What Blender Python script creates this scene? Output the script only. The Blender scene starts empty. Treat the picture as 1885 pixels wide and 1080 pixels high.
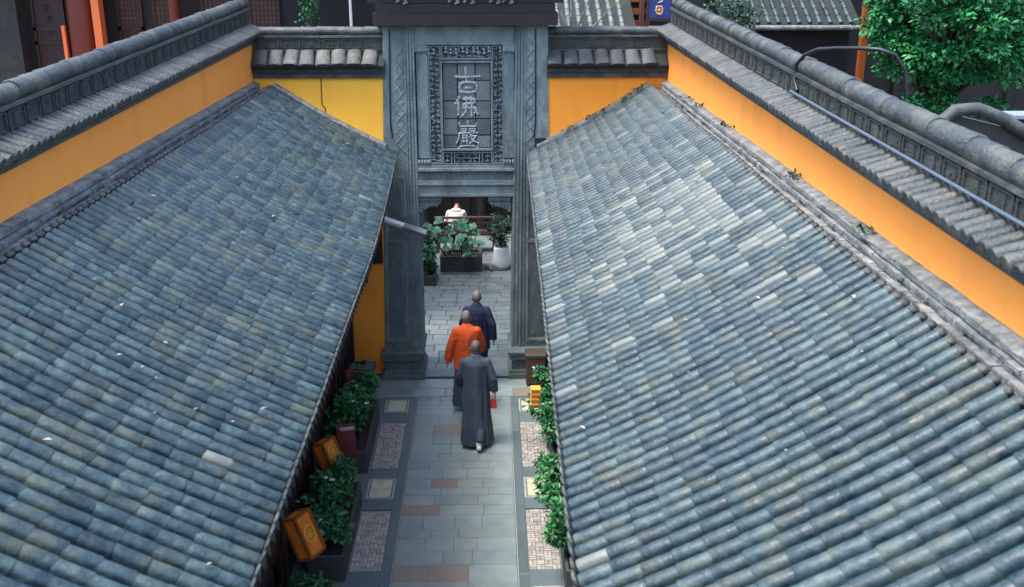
import bpy, bmesh, math, random
from mathutils import Vector, Matrix, Euler, noise
R_ = random.Random(11)
PI = math.pi
sc = bpy.context.scene
COL = sc.collection

# ------------------------------------------------------------------ camera, world, sun, exposure
F_PX = 1900.0; CAM_H = 7.35
PITCH = math.atan(660 / F_PX); YAW = math.atan(44 * math.cos(PITCH) / F_PX)
cd = bpy.data.cameras.new('camera'); cam = bpy.data.objects.new('camera', cd); COL.objects.link(cam)
cam.location = (0, 0, CAM_H); cam.rotation_euler = (PI / 2 - PITCH, 0, -YAW)
cd.sensor_width = 36; cd.lens = F_PX / 1885 * 36; cd.clip_end = 500; cd.clip_start = .1
cd.dof.use_dof = True; cd.dof.focus_distance = 14.5; cd.dof.aperture_fstop = 2.4
sc.camera = cam
w = bpy.data.worlds.new('World'); sc.world = w; w.use_nodes = True
nt = w.node_tree; bg = nt.nodes['Background']; sk = nt.nodes.new('ShaderNodeTexSky')
sk.sky_type = 'NISHITA'; sk.sun_disc = False
SUN_EL, SUN_AZ = math.radians(69), math.radians(246)     # azimuth clockwise from +Y
sk.sun_elevation = SUN_EL; sk.sun_rotation = SUN_AZ; sk.air_density = 1.0; sk.dust_density = 3.0
nt.links.new(sk.outputs[0], bg.inputs[0]); bg.inputs[1].default_value = 0.15
sl = bpy.data.lights.new('sun', 'SUN'); so = bpy.data.objects.new('sun', sl); COL.objects.link(so)
sl.energy = 1.2; sl.angle = math.radians(20); sl.color = (1, .95, .87)
sd = Vector((math.sin(SUN_AZ) * math.cos(SUN_EL), math.cos(SUN_AZ) * math.cos(SUN_EL), math.sin(SUN_EL)))
so.rotation_euler = sd.to_track_quat('Z', 'Y').to_euler(); so.location = (0, 0, 30)
sc.view_settings.view_transform = 'Standard'; sc.view_settings.look = 'None'
sc.view_settings.exposure = 1.95; sc.view_settings.gamma = 1

def proj(p):
    """rough pixel of a world point; only used to rank which roof tiles show largest"""
    v = Vector(p) - Vector((0, 0, CAM_H))
    Fw = Vector((math.sin(YAW) * math.cos(PITCH), math.cos(YAW) * math.cos(PITCH), -math.sin(PITCH)))
    Rt = Vector((math.cos(YAW), -math.sin(YAW), 0)); Up = Rt.cross(Fw)
    d = v.dot(Fw)
    if d < .2: return None
    return 942.5 + F_PX * v.dot(Rt) / d, 540 - F_PX * v.dot(Up) / d, d

# ------------------------------------------------------------------ materials
def mat(name, cols, rough=.7, nscale=6, namt=.5, rnd=.0, bump=.0, bscale=40, tint=None, tint_amt=0, tscale=1.5, spec=.5, rvar=.1, stretch=None, emis=None, sub=0):
    """cols: list of colours along a ramp driven by noise + a random value per object / island"""
    m = bpy.data.materials.new(name); m.use_nodes = True
    n = m.node_tree.nodes; l = m.node_tree.links
    b = n['Principled BSDF']
    geo = n.new('ShaderNodeNewGeometry'); oi = n.new('ShaderNodeObjectInfo')
    pos = geo.outputs['Position']
    if stretch:
        mp = n.new('ShaderNodeMapping'); mp.inputs['Scale'].default_value = stretch
        l.new(pos, mp.inputs[0]); pos = mp.outputs[0]
    n1 = n.new('ShaderNodeTexNoise'); n1.inputs['Scale'].default_value = nscale; n1.inputs['Detail'].default_value = 6; n1.inputs['Roughness'].default_value = .65
    l.new(pos, n1.inputs['Vector'])
    def math_(op, a, c):
        q = n.new('ShaderNodeMath'); q.operation = op
        for i, v in enumerate((a, c)):
            if v is None: continue
            if isinstance(v, (int, float)): q.inputs[i].default_value = v
            else: l.new(v, q.inputs[i])
        return q.outputs[0]
    fr = math_('FRACT', math_('ADD', geo.outputs['Random Per Island'], oi.outputs['Random']), None)
    # noise centred -> fac
    a = math_('MULTIPLY', math_('SUBTRACT', n1.outputs[0], .5), namt * 2.2)
    c = math_('MULTIPLY', math_('SUBTRACT', fr, .5), rnd)
    fac = math_('ADD', math_('ADD', a, c), .5)
    rp = n.new('ShaderNodeValToRGB'); e = rp.color_ramp.elements
    while len(e) > 1: e.remove(e[-1])
    for i, cc in enumerate(cols):
        t = i / max(1, len(cols) - 1)
        if i == 0: e[0].position = 0; e[0].color = (*cc, 1)
        else: q = e.new(t); q.color = (*cc, 1)
    l.new(fac, rp.inputs[0]); colr = rp.outputs[0]
    if tint:
        n2 = n.new('ShaderNodeTexNoise'); n2.inputs['Scale'].default_value = tscale; n2.inputs['Detail'].default_value = 5; n2.inputs['Roughness'].default_value = .7
        l.new(pos, n2.inputs['Vector'])
        r2 = n.new('ShaderNodeValToRGB'); r2.color_ramp.elements[0].position = .5; r2.color_ramp.elements[1].position = .68
        l.new(n2.outputs[0], r2.inputs[0])
        mx = n.new('ShaderNodeMix'); mx.data_type = 'RGBA'
        l.new(math_('MULTIPLY', r2.outputs[0], tint_amt), mx.inputs['Factor']); l.new(colr, mx.inputs['A']); mx.inputs['B'].default_value = (*tint, 1)
        colr = mx.outputs['Result']
    l.new(colr, b.inputs['Base Color'])
    rr = math_('ADD', math_('MULTIPLY', math_('SUBTRACT', n1.outputs[0], .5), rvar * 3), rough)
    l.new(rr, b.inputs['Roughness']); b.inputs['Specular IOR Level'].default_value = spec
    if bump:
        n3 = n.new('ShaderNodeTexNoise'); n3.inputs['Scale'].default_value = bscale; n3.inputs['Detail'].default_value = 5
        l.new(pos, n3.inputs['Vector'])
        bp = n.new('ShaderNodeBump'); bp.inputs['Strength'].default_value = bump; bp.inputs['Distance'].default_value = .02
        l.new(n3.outputs[0], bp.inputs['Height']); l.new(bp.outputs[0], b.inputs['Normal'])
    if sub:
        b.inputs['Transmission Weight'].default_value = 0
    return m

M = {}
TILE = [(0.003524, 0.01051, 0.01718), (0.007706, 0.02101, 0.03007), (0.01469, 0.036, 0.0481), (0.02642, 0.05477, 0.06701), (0.05138, 0.08835, 0.09354), (0.1018, 0.1378, 0.1203)]
M['tile'] = mat('roof_tile_clay', TILE, rough=.48, nscale=11, namt=.72, rnd=.36, bump=.3, bscale=30, tint=(.085, .095, .06), tint_amt=.6, tscale=3.2, spec=.5, rvar=.2)
M['tile_pale'] = mat('roof_tile_pale', [(0.03737, 0.05789, 0.06178), (0.07474, 0.1003, 0.09815), (0.1196, 0.1428, 0.1294), (0.187, 0.1968, 0.1635)], rough=.45, nscale=9, namt=.5, rnd=.6, bump=.2, bscale=60, tint=(.08, .11, .125), tint_amt=.6, tscale=2.2)  # pale clay, also carries the painted sky sheen on the right gallery roof
M['tile_bed'] = mat('roof_bed_dark', [(.005, .008, .01), (.012, .016, .017), (.022, .026, .022)], rough=.9, nscale=12, bump=.6, tint=(.03, .05, .02), tint_amt=.7, tscale=2)
M['coping'] = mat('coping_clay', [(0.01156, 0.01734, 0.02139), (0.02601, 0.03468, 0.0393), (0.04335, 0.05491, 0.0578), (0.0867, 0.09248, 0.0867)], rough=.5, nscale=10, namt=.6, rnd=.5, bump=.6, bscale=50, tint=(.16, .15, .10), tint_amt=.5, tscale=4)
M['coping_dk'] = mat('coping_plaster', [(0.0144, 0.0184, 0.02), (0.0288, 0.0344, 0.036), (0.06, 0.0664, 0.064)], rough=.8, nscale=9, namt=.7, rnd=.3, bump=.7, bscale=45, tint=(.045, .06, .03), tint_amt=.6, tscale=4)
M['mortar'] = mat('old_mortar', [(0.05312, 0.06375, 0.06694), (0.1275, 0.1435, 0.1435), (0.2231, 0.2338, 0.2284), (0.3506, 0.3506, 0.3294)], rough=.85, nscale=11, namt=.8, rnd=.2, bump=.9, bscale=35, tint=(.05, .06, .05), tint_amt=.8, tscale=5)
M['stone'] = mat('gate_stone', [(0.0767, 0.1086, 0.1156), (0.1357, 0.1829, 0.1888), (0.1947, 0.2478, 0.2502), (0.2714, 0.3186, 0.3127)], rough=.75, nscale=5, namt=.8, rnd=.25, bump=.6, bscale=45, tint=(.045, .06, .062), tint_amt=.55, tscale=3, stretch=(1, 1, .45))
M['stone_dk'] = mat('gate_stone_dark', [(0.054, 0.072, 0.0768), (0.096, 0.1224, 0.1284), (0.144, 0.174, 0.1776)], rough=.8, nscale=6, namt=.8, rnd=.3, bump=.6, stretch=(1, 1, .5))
M['recess'] = mat('openwork_backing', [(.008, .01, .012), (.02, .024, .026)], rough=.9)
M['glyph'] = mat('glyph_stone', [(0.225, 0.2625, 0.2719), (0.3375, 0.3844, 0.3937), (0.4688, 0.5156, 0.5156)], rough=.7, nscale=30, namt=.7)
M['slab'] = mat('plaque_slab', [(.06, .085, .085), (.11, .14, .135), (.165, .195, .18)], rough=.7, nscale=7, namt=.6, rnd=.8, bump=.4)
M['ochre'] = mat('ochre_plaster', [(0.918, 0.315, 0.05508), (0.9588, 0.3465, 0.0648), (0.97, 0.3832, 0.07776)], rough=.85, nscale=1.1, namt=.5, bump=.15, bscale=15, tint=(.74, .26, .06), tint_amt=.45, tscale=2.2, spec=.2, stretch=(1, 1, .22))
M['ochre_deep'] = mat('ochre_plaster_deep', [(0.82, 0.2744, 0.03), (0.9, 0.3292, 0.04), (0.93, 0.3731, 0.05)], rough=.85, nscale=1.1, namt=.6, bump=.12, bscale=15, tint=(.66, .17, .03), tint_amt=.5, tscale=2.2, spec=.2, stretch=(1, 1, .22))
M['yellow'] = mat('yellow_plaster', [(.9, .43, .05), (.95, .50, .06), (.95, .53, .07)], rough=.85, nscale=1.1, namt=.5, bump=.15, bscale=15, spec=.2, tint=(.84, .36, .04), tint_amt=.5, tscale=2.0, stretch=(1, 1, .22))
M['path'] = mat('path_slab', [(0.1614, 0.2189, 0.2305), (0.1959, 0.2593, 0.265), (0.2305, 0.2939, 0.2939), (0.2824, 0.3284, 0.3169)], rough=.36, nscale=3.5, namt=.95, rnd=.45, bump=.25, bscale=50, tint=(.24, .235, .20), tint_amt=.7, tscale=2.5, spec=.5, rvar=.15)
M['path_red'] = mat('path_slab_red', [(0.1663, 0.1755, 0.17), (0.2538, 0.1901, 0.15), (0.2013, 0.2047, 0.19)], rough=.45, nscale=6, namt=.9, rnd=.4, bump=.25, tint=(.17, .22, .23), tint_amt=.9, tscale=5)
M['kerb'] = mat('path_kerb', [(0.07331, 0.1095, 0.1232), (0.1026, 0.1427, 0.1564), (0.132, 0.174, 0.1857)], rough=.45, nscale=5, namt=.5, rnd=.5, bump=.3)
M['joint'] = mat('path_joint_pale', [(.2, .23, .22), (.42, .44, .42)], rough=.8, nscale=14, namt=.9)
M['bed'] = mat('path_bedding', [(0.09, 0.125, 0.13), (0.14, 0.17, 0.17)], rough=.9, nscale=9, bump=.5)
M['cream'] = mat('cream_slab', [(.34, .34, .24), (.48, .47, .34), (.58, .57, .44)], rough=.7, nscale=9, namt=.8, bump=.3, tint=(.2, .21, .15), tint_amt=.5, tscale=6)
M['mosaic'] = mat('mosaic_brick', [(0.24, 0.2287, 0.2137), (0.3375, 0.3187, 0.2957), (0.435, 0.4125, 0.3848)], rough=.7, nscale=9, namt=.4, rnd=.8, bump=.3)
M['court'] = mat('court_paving', [(0.08625, 0.115, 0.115), (0.1265, 0.161, 0.161), (0.1725, 0.2012, 0.1955), (0.2185, 0.2415, 0.23)], rough=.42, nscale=6, namt=.9, rnd=.5, bump=.35, tint=(.1, .12, .12), tint_amt=.5, tscale=2)
M['bed_dk'] = mat('mosaic_bedding', [(.015, .017, .018), (.03, .032, .033)], rough=.9)
M['ground'] = mat('packed_ground', [(.03, .035, .033), (.06, .065, .06)], rough=.9, nscale=2, bump=.4)
M['wood_dk'] = mat('dark_timber', [(.0035, .0035, .0045), (.008, .007, .009), (.014, .011, .012)], rough=.7, nscale=8, rnd=.4, bump=.4, stretch=(1, 1, .2))
M['wood_red'] = mat('maroon_timber', [(.014, .005, .006), (.028, .008, .009), (.045, .012, .012)], rough=.55, nscale=8, rnd=.4, bump=.3, stretch=(1, 1, .2))
M['beam'] = mat('gate_beam_timber', [(.009, .008, .009), (.018, .012, .012), (.03, .015, .014)], rough=.8, nscale=9, namt=.8, bump=.5, stretch=(.3, 1, 1))
M['red'] = mat('red_lacquer', [(0.098, 0.0105, 0.007), (0.14, 0.0175, 0.0105)], rough=.4, nscale=5)
M['bag_red'] = mat('bag_red', [(.5, .03, .025), (.65, .05, .035)], rough=.5)
M['orange_paint'] = mat('orange_lacquer', [(.75, .16, .04), (.85, .2, .06)], rough=.5, nscale=5)  # rail post lacquer, and the painted lit side of the red column
M['brown_wood'] = mat('brown_timber', [(.05, .022, .014), (.09, .04, .026), (.14, .07, .05)], rough=.6, nscale=10, rnd=.5)
M['leaf'] = mat('leaf_green', [(0.00432, 0.04752, 0.01555), (0.0121, 0.09936, 0.03024), (0.02592, 0.1642, 0.05184), (0.06912, 0.2419, 0.07776)], rough=.45, nscale=4, namt=.3, rnd=.95, spec=.4)
M['leaf_dk'] = mat('leaf_dark_green', [(.003, .02, .012), (.007, .045, .024), (.015, .075, .04)], rough=.5, nscale=4, namt=.3, rnd=.95)
M['leaf_tree'] = mat('leaf_tree_green', [(0.003024, 0.05184, 0.02016), (0.008064, 0.1152, 0.03528), (0.01814, 0.2074, 0.05544), (0.06048, 0.3686, 0.1008)], rough=.45, nscale=2.2, namt=.9, rnd=.6)
M['leaf_big'] = mat('leaf_lotus', [(0.0035, 0.06125, 0.03062), (0.00875, 0.1137, 0.0525), (0.02188, 0.1663, 0.07875)], rough=.5, nscale=5, namt=.5, rnd=.6)
M['bark'] = mat('bark', [(.03, .025, .02), (.08, .07, .055)], rough=.9, nscale=12, bump=.6)
M['soil'] = mat('soil', [(.012, .01, .008), (.03, .025, .02)], rough=.95, nscale=15, bump=.7)
M['trough'] = mat('trough_stone', [(0.035, 0.0371, 0.0385), (0.0595, 0.063, 0.0644), (0.084, 0.0882, 0.0882)], rough=.7, nscale=7, namt=.7, bump=.4)
M['white'] = mat('white_glaze', [(0.713, 0.805, 0.851), (0.851, 0.92, 0.943)], rough=.3, nscale=4)
M['white_metal'] = mat('white_paint', [(.7, .7, .68), (.82, .82, .8)], rough=.4)
M['grey_metal'] = mat('grey_metal', [(.13, .16, .16), (.2, .23, .23)], rough=.45)
M['black'] = mat('black_plastic', [(.006, .007, .009), (.014, .015, .018)], rough=.45)
M['blue'] = mat('blue_enamel', [(.008, .03, .16), (.015, .045, .22)], rough=.5)
M['gold'] = mat('gold_paint', [(.55, .3, .12), (.7, .4, .16)], rough=.5)
M['bluepipe'] = mat('blue_conduit', [(.05, .075, .11), (.09, .12, .155)], rough=.35, nscale=3)
M['skin'] = mat('skin', [(.33, .19, .13), (.42, .25, .17)], rough=.5, nscale=10)
M['stubble'] = mat('stubble_hair', [(.09, .085, .08), (.15, .14, .13), (.2, .185, .17)], rough=.6, nscale=40)
M['stubble_dk'] = mat('stubble_hair_dark', [(.05, .042, .038), (.09, .075, .07), (.13, .115, .105)], rough=.6, nscale=40)
M['robe_grey'] = mat('robe_grey', [(0.02972, 0.04876, 0.07484), (0.04372, 0.06682, 0.0978), (0.05945, 0.08488, 0.1178)], rough=.85, nscale=5, bump=1.0, bscale=9, stretch=(1.5, 1.5, .5))
M['robe_orange'] = mat('robe_orange', [(0.4638, 0.05419, 0.00816), (0.5834, 0.07948, 0.01224), (0.6433, 0.1084, 0.0204)], rough=.8, nscale=5, bump=1.0, bscale=10)
M['robe_navy'] = mat('robe_navy', [(0.0045, 0.009, 0.03375), (0.0075, 0.015, 0.0525), (0.012, 0.0225, 0.0675)], rough=.85, nscale=5, bump=1.0, bscale=10)
M['shirt'] = mat('white_shirt', [(.72, .78, .79), (.82, .87, .87)], rough=.8)
M['maroon'] = mat('maroon_board', [(.10, .012, .014), (.15, .018, .02)], rough=.5)
M['lantern'] = mat('lantern_orange', [(0.504, 0.12, 0.018), (0.744, 0.204, 0.03), (0.9, 0.288, 0.048)], rough=.4, nscale=7, namt=.7)
M['lantern_dk'] = mat('lantern_trim', [(.22, .06, .012), (.32, .09, .02)], rough=.45)
M['lampyellow'] = mat('lantern_yellow', [(0.68, 0.32, 0.032), (0.76, 0.44, 0.08)], rough=.4)
M['brownbox'] = mat('brown_lacquer_box', [(.05, .04, .032), (.085, .068, .055)], rough=.5, nscale=8)
M['flower_w'] = mat('petal_white', [(.6, .55, .5), (.8, .78, .7)], rough=.6, rnd=.8)
M['flower_y'] = mat('petal_yellow', [(.7, .5, .1), (.8, .65, .25)], rough=.6, rnd=.8)
M['tarp'] = mat('pale_blue_sheet', [(0.165, 0.231, 0.33), (0.231, 0.286, 0.374)], rough=.5)
M['litter'] = mat('dry_litter', [(0.165, 0.1485, 0.11), (0.275, 0.2585, 0.22), (0.3575, 0.3575, 0.341)], rough=.8, rnd=.9)

# ------------------------------------------------------------------ helpers
def tag(o, label=None, cat=None, group=None, kind=None):
    if label: o['label'] = label
    if cat: o['category'] = cat
    if group: o['group'] = group
    if kind: o['kind'] = kind
    return o
def thing(name, label, cat, loc, group=None):
    o = bpy.data.objects.new(name, None); COL.objects.link(o); o.location = loc
    o.empty_display_size = .2
    return tag(o, label, cat, group)
def origin(o):
    p = Vector((0, 0, 0))
    while o: p += Vector(o.location); o = o.parent
    return p
def link(name, me, m, parent=None, **k):
    o = bpy.data.objects.new(name, me); COL.objects.link(o)
    if m and not me.materials: me.materials.append(m)
    if parent: o.parent = parent
    return tag(o, **k)
def piece(name, me, parent, mtx):
    """link a shared mesh as a part, mtx in world space"""
    o = bpy.data.objects.new(name, me); COL.objects.link(o); o.parent = parent
    o.matrix_basis = Matrix.Translation(-origin(parent)) @ mtx
    return o
class MB:
    def __init__(s): s.v = []; s.f = []; s.sm = []
    def add(s, vs, fs, smooth=False, mtx=None):
        o = len(s.v)
        s.v += [tuple(mtx @ Vector(p)) if mtx else tuple(p) for p in vs]
        s.f += [tuple(o + i for i in f) for f in fs]; s.sm += [smooth] * len(fs)
    def box(s, x0, x1, y0, y1, z0, z1, ch=0, mtx=None):
        if x0 > x1: x0, x1 = x1, x0
        if ch:
            a = ch
            vs = [(x0, y0, z0), (x1, y0, z0), (x1, y1, z0), (x0, y1, z0), (x0, y0, z1 - a), (x1, y0, z1 - a), (x1, y1, z1 - a), (x0, y1, z1 - a),
                  (x0 + a, y0 + a, z1), (x1 - a, y0 + a, z1), (x1 - a, y1 - a, z1), (x0 + a, y1 - a, z1)]
            fs = [(3, 2, 1, 0), (0, 1, 5, 4), (1, 2, 6, 5), (2, 3, 7, 6), (3, 0, 4, 7), (4, 5, 9, 8), (5, 6, 10, 9), (6, 7, 11, 10), (7, 4, 8, 11), (8, 9, 10, 11)]
        else:
            vs = [(x0, y0, z0), (x1, y0, z0), (x1, y1, z0), (x0, y1, z0), (x0, y0, z1), (x1, y0, z1), (x1, y1, z1), (x0, y1, z1)]
            fs = [(3, 2, 1, 0), (0, 1, 5, 4), (1, 2, 6, 5), (2, 3, 7, 6), (3, 0, 4, 7), (4, 5, 6, 7)]
        s.add(vs, fs, False, mtx); return s
    def hull8(s, a, b):
        """a, b: two quads (4 pts each) joined into a block"""
        s.add(list(a) + list(b), [(3, 2, 1, 0), (4, 5, 6, 7), (0, 1, 5, 4), (1, 2, 6, 5), (2, 3, 7, 6), (3, 0, 4, 7)]); return s
    def tube(s, pts, rad, seg=8, flat=None, cap=True, mtx=None):
        pts = [Vector(p) for p in pts]; n = len(pts)
        if not isinstance(rad, (list, tuple)): rad = [rad] * n
        vs = []; fs = []
        prev = None
        for i, p in enumerate(pts):
            t = (pts[min(i + 1, n - 1)] - pts[max(i - 1, 0)]).normalized()
            if prev is None:
                prev = Vector((0, 0, 1)) if abs(t.z) < .9 else Vector((0, 1, 0))
            a = (prev - t * prev.dot(t)).normalized(); prev = a; b = t.cross(a)
            for k in range(seg):
                q = 2 * PI * k / seg
                off = a * math.cos(q) * rad[i] + b * math.sin(q) * rad[i]
                if flat: off = Vector((off.x * flat[0], off.y * flat[1], off.z * flat[2]))
                vs.append(p + off)
        for i in range(n - 1):
            for k in range(seg):
                k2 = (k + 1) % seg
                fs.append((i * seg + k, i * seg + k2, (i + 1) * seg + k2, (i + 1) * seg + k))
        s.add(vs, fs, True, mtx)
        if cap:
            s.add(vs[:seg], [tuple(reversed(range(seg)))], False, mtx); s.add(vs[-seg:], [tuple(range(seg))], False, mtx)
        return s
    def lathe(s, prof, c, seg=20, sx=1, sy=1, jit=0):
        vs = []; fs = []
        for (r, z) in prof:
            for k in range(seg):
                q = 2 * PI * k / seg; rr = r * (1 + jit * noise.noise(Vector((math.cos(q) * 2, math.sin(q) * 2, z * 3))))
                vs.append((c[0] + rr * sx * math.cos(q), c[1] + rr * sy * math.sin(q), c[2] + z))
        for i in range(len(prof) - 1):
            for k in range(seg):
                k2 = (k + 1) % seg; fs.append((i * seg + k, i * seg + k2, (i + 1) * seg + k2, (i + 1) * seg + k))
        s.add(vs, fs, True); return s
    def prism(s, poly, d, mtx=None):
        """polygon in local xz plane extruded along local y from 0 to d"""
        n = len(poly)
        vs = [(x, 0, z) for x, z in poly] + [(x, d, z) for x, z in poly]
        fs = [tuple(range(n)), tuple(reversed(range(n, 2 * n)))] + [(i, i + n, (i + 1) % n + n, (i + 1) % n) for i in range(n)]
        s.add(vs, fs, False, mtx); return s
    def ell(s, c, r, seg=12, rings=8, mtx=None):
        vs = [(c[0], c[1], c[2] - r[2])]; fs = []
        for i in range(1, rings):
            a = -PI / 2 + PI * i / rings
            for k in range(seg):
                q = 2 * PI * k / seg
                vs.append((c[0] + r[0] * math.cos(a) * math.cos(q), c[1] + r[1] * math.cos(a) * math.sin(q), c[2] + r[2] * math.sin(a)))
        vs.append((c[0], c[1], c[2] + r[2])); N = len(vs) - 1
        for k in range(seg):
            k2 = (k + 1) % seg
            fs.append((0, 1 + k2, 1 + k)); fs.append((N, N - seg + k, N - seg + k2))
            for i in range(rings - 2):
                fs.append((1 + i * seg + k, 1 + i * seg + k2, 1 + (i + 1) * seg + k2, 1 + (i + 1) * seg + k))
        s.add(vs, fs, True, mtx); return s
    def mesh(s, name, off=Vector((0, 0, 0))):
        me = bpy.data.meshes.new(name)
        me.from_pydata([(x - off[0], y - off[1], z - off[2]) for x, y, z in s.v], [], s.f)
        me.polygons.foreach_set('use_smooth', s.sm); me.update()
        return me
    def build(s, name, m, parent=None, **k):
        off = origin(parent) if parent else Vector((0, 0, 0))
        me = s.mesh(name, off); return link(name, me, M[m] if isinstance(m, str) else m, parent, **k)
def frame(xa, za, p):
    """matrix from local x axis, local z axis, origin"""
    xa = Vector(xa).normalized(); za = Vector(za); za = (za - xa * za.dot(xa)).normalized(); ya = za.cross(xa)
    return Matrix.Translation(p) @ Matrix((xa, ya, za)).transposed().to_4x4()
lerp = lambda a, b, t: a + (b - a) * t

# ------------------------------------------------------------------ ground
g = MB(); g.box(-120, 120, -60, 160, -.5, -.05); g.build('ground', 'ground', kind='structure')

# ------------------------------------------------------------------ roofs of the two side buildings
YEND = 16.80
def eave_x(side, Y):
    if side < 0: return -1.365 - .215 * max(0, (Y - 10.8) / 6) ** 1.5
    return lerp(.655, .50, min(1.2, (16.8 - Y) / 11.8))
def top_x(side, Y): return -3.47 if side < 0 else 2.6
def top_z(Y): return 5.02 + (16.8 - Y) * .010
def eave_z(Y): return 3.95
def roof_pt(side, Y, t):
    x = lerp(eave_x(side, Y), top_x(side, Y), t); z = lerp(eave_z(Y), top_z(Y), t)
    z -= .045 * math.sin(PI * t)
    z += .02 * noise.noise(Vector((Y * .5, t * 2, side * 7)))
    return Vector((x, Y, z))
def barrel(L, r0, r1, lift, seg=8, thick=.016):
    """half-round tile along +x; lower (wide) end at +L/2"""
    m = MB(); vs = []; fs = []
    for i, (x, r, l) in enumerate(((-L / 2, r0, 0), (L / 2 - .012, r1, lift), (L / 2, r1 - .006, lift))):
        vs.append((x, r, l - .035))
        for k in range(seg + 1):
            a = PI * k / seg
            vs.append((x, r * math.cos(a), l + r * .98 * math.sin(a)))
        vs.append((x, -r, l - .035))
    n = seg + 3
    for i in range(2):
        for k in range(seg + 2): fs.append((i * n + k, (i + 1) * n + k, (i + 1) * n + k + 1, i * n + k + 1))
    m.add(vs, fs, True)
    m.add([vs[2 * n + k] for k in range(n)], [tuple(range(n))])
    return m
tile_mb = barrel(.202, .0445, .0465, .0042)
tile_me = tile_mb.mesh('roof_tile'); tile_me.materials.append(M['tile'])
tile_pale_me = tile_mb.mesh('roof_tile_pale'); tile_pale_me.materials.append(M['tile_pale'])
disc = MB(); disc.tube([(0, 0, .016), (.016, 0, .016)], [.054, .054], 12)
disc.tube([(.014, 0, .022), (.022, 0, .022)], [.038, .034], 10)
disc_me = disc.mesh('eave_disc'); disc_me.materials.append(M['coping'])
drip = MB()
drip.add([(0, -.04, .0), (0, .04, .0), (.012, .036, -.04), (.018, 0, -.085), (.012, -.036, -.04),
          (-.015, -.04, .0), (-.015, .04, .0), (-.003, .036, -.04), (.003, 0, -.085), (-.003, -.036, -.04)],
         [(0, 4, 3, 2, 1), (5, 6, 7, 8, 9), (0, 5, 9, 4), (4, 9, 8, 3), (3, 8, 7, 2), (2, 7, 6, 1), (1, 6, 5, 0)])
drip_me = drip.mesh('drip_tile'); drip_me.materials.append(M['coping_dk'])
ROW = .135; NT = 13

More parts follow.
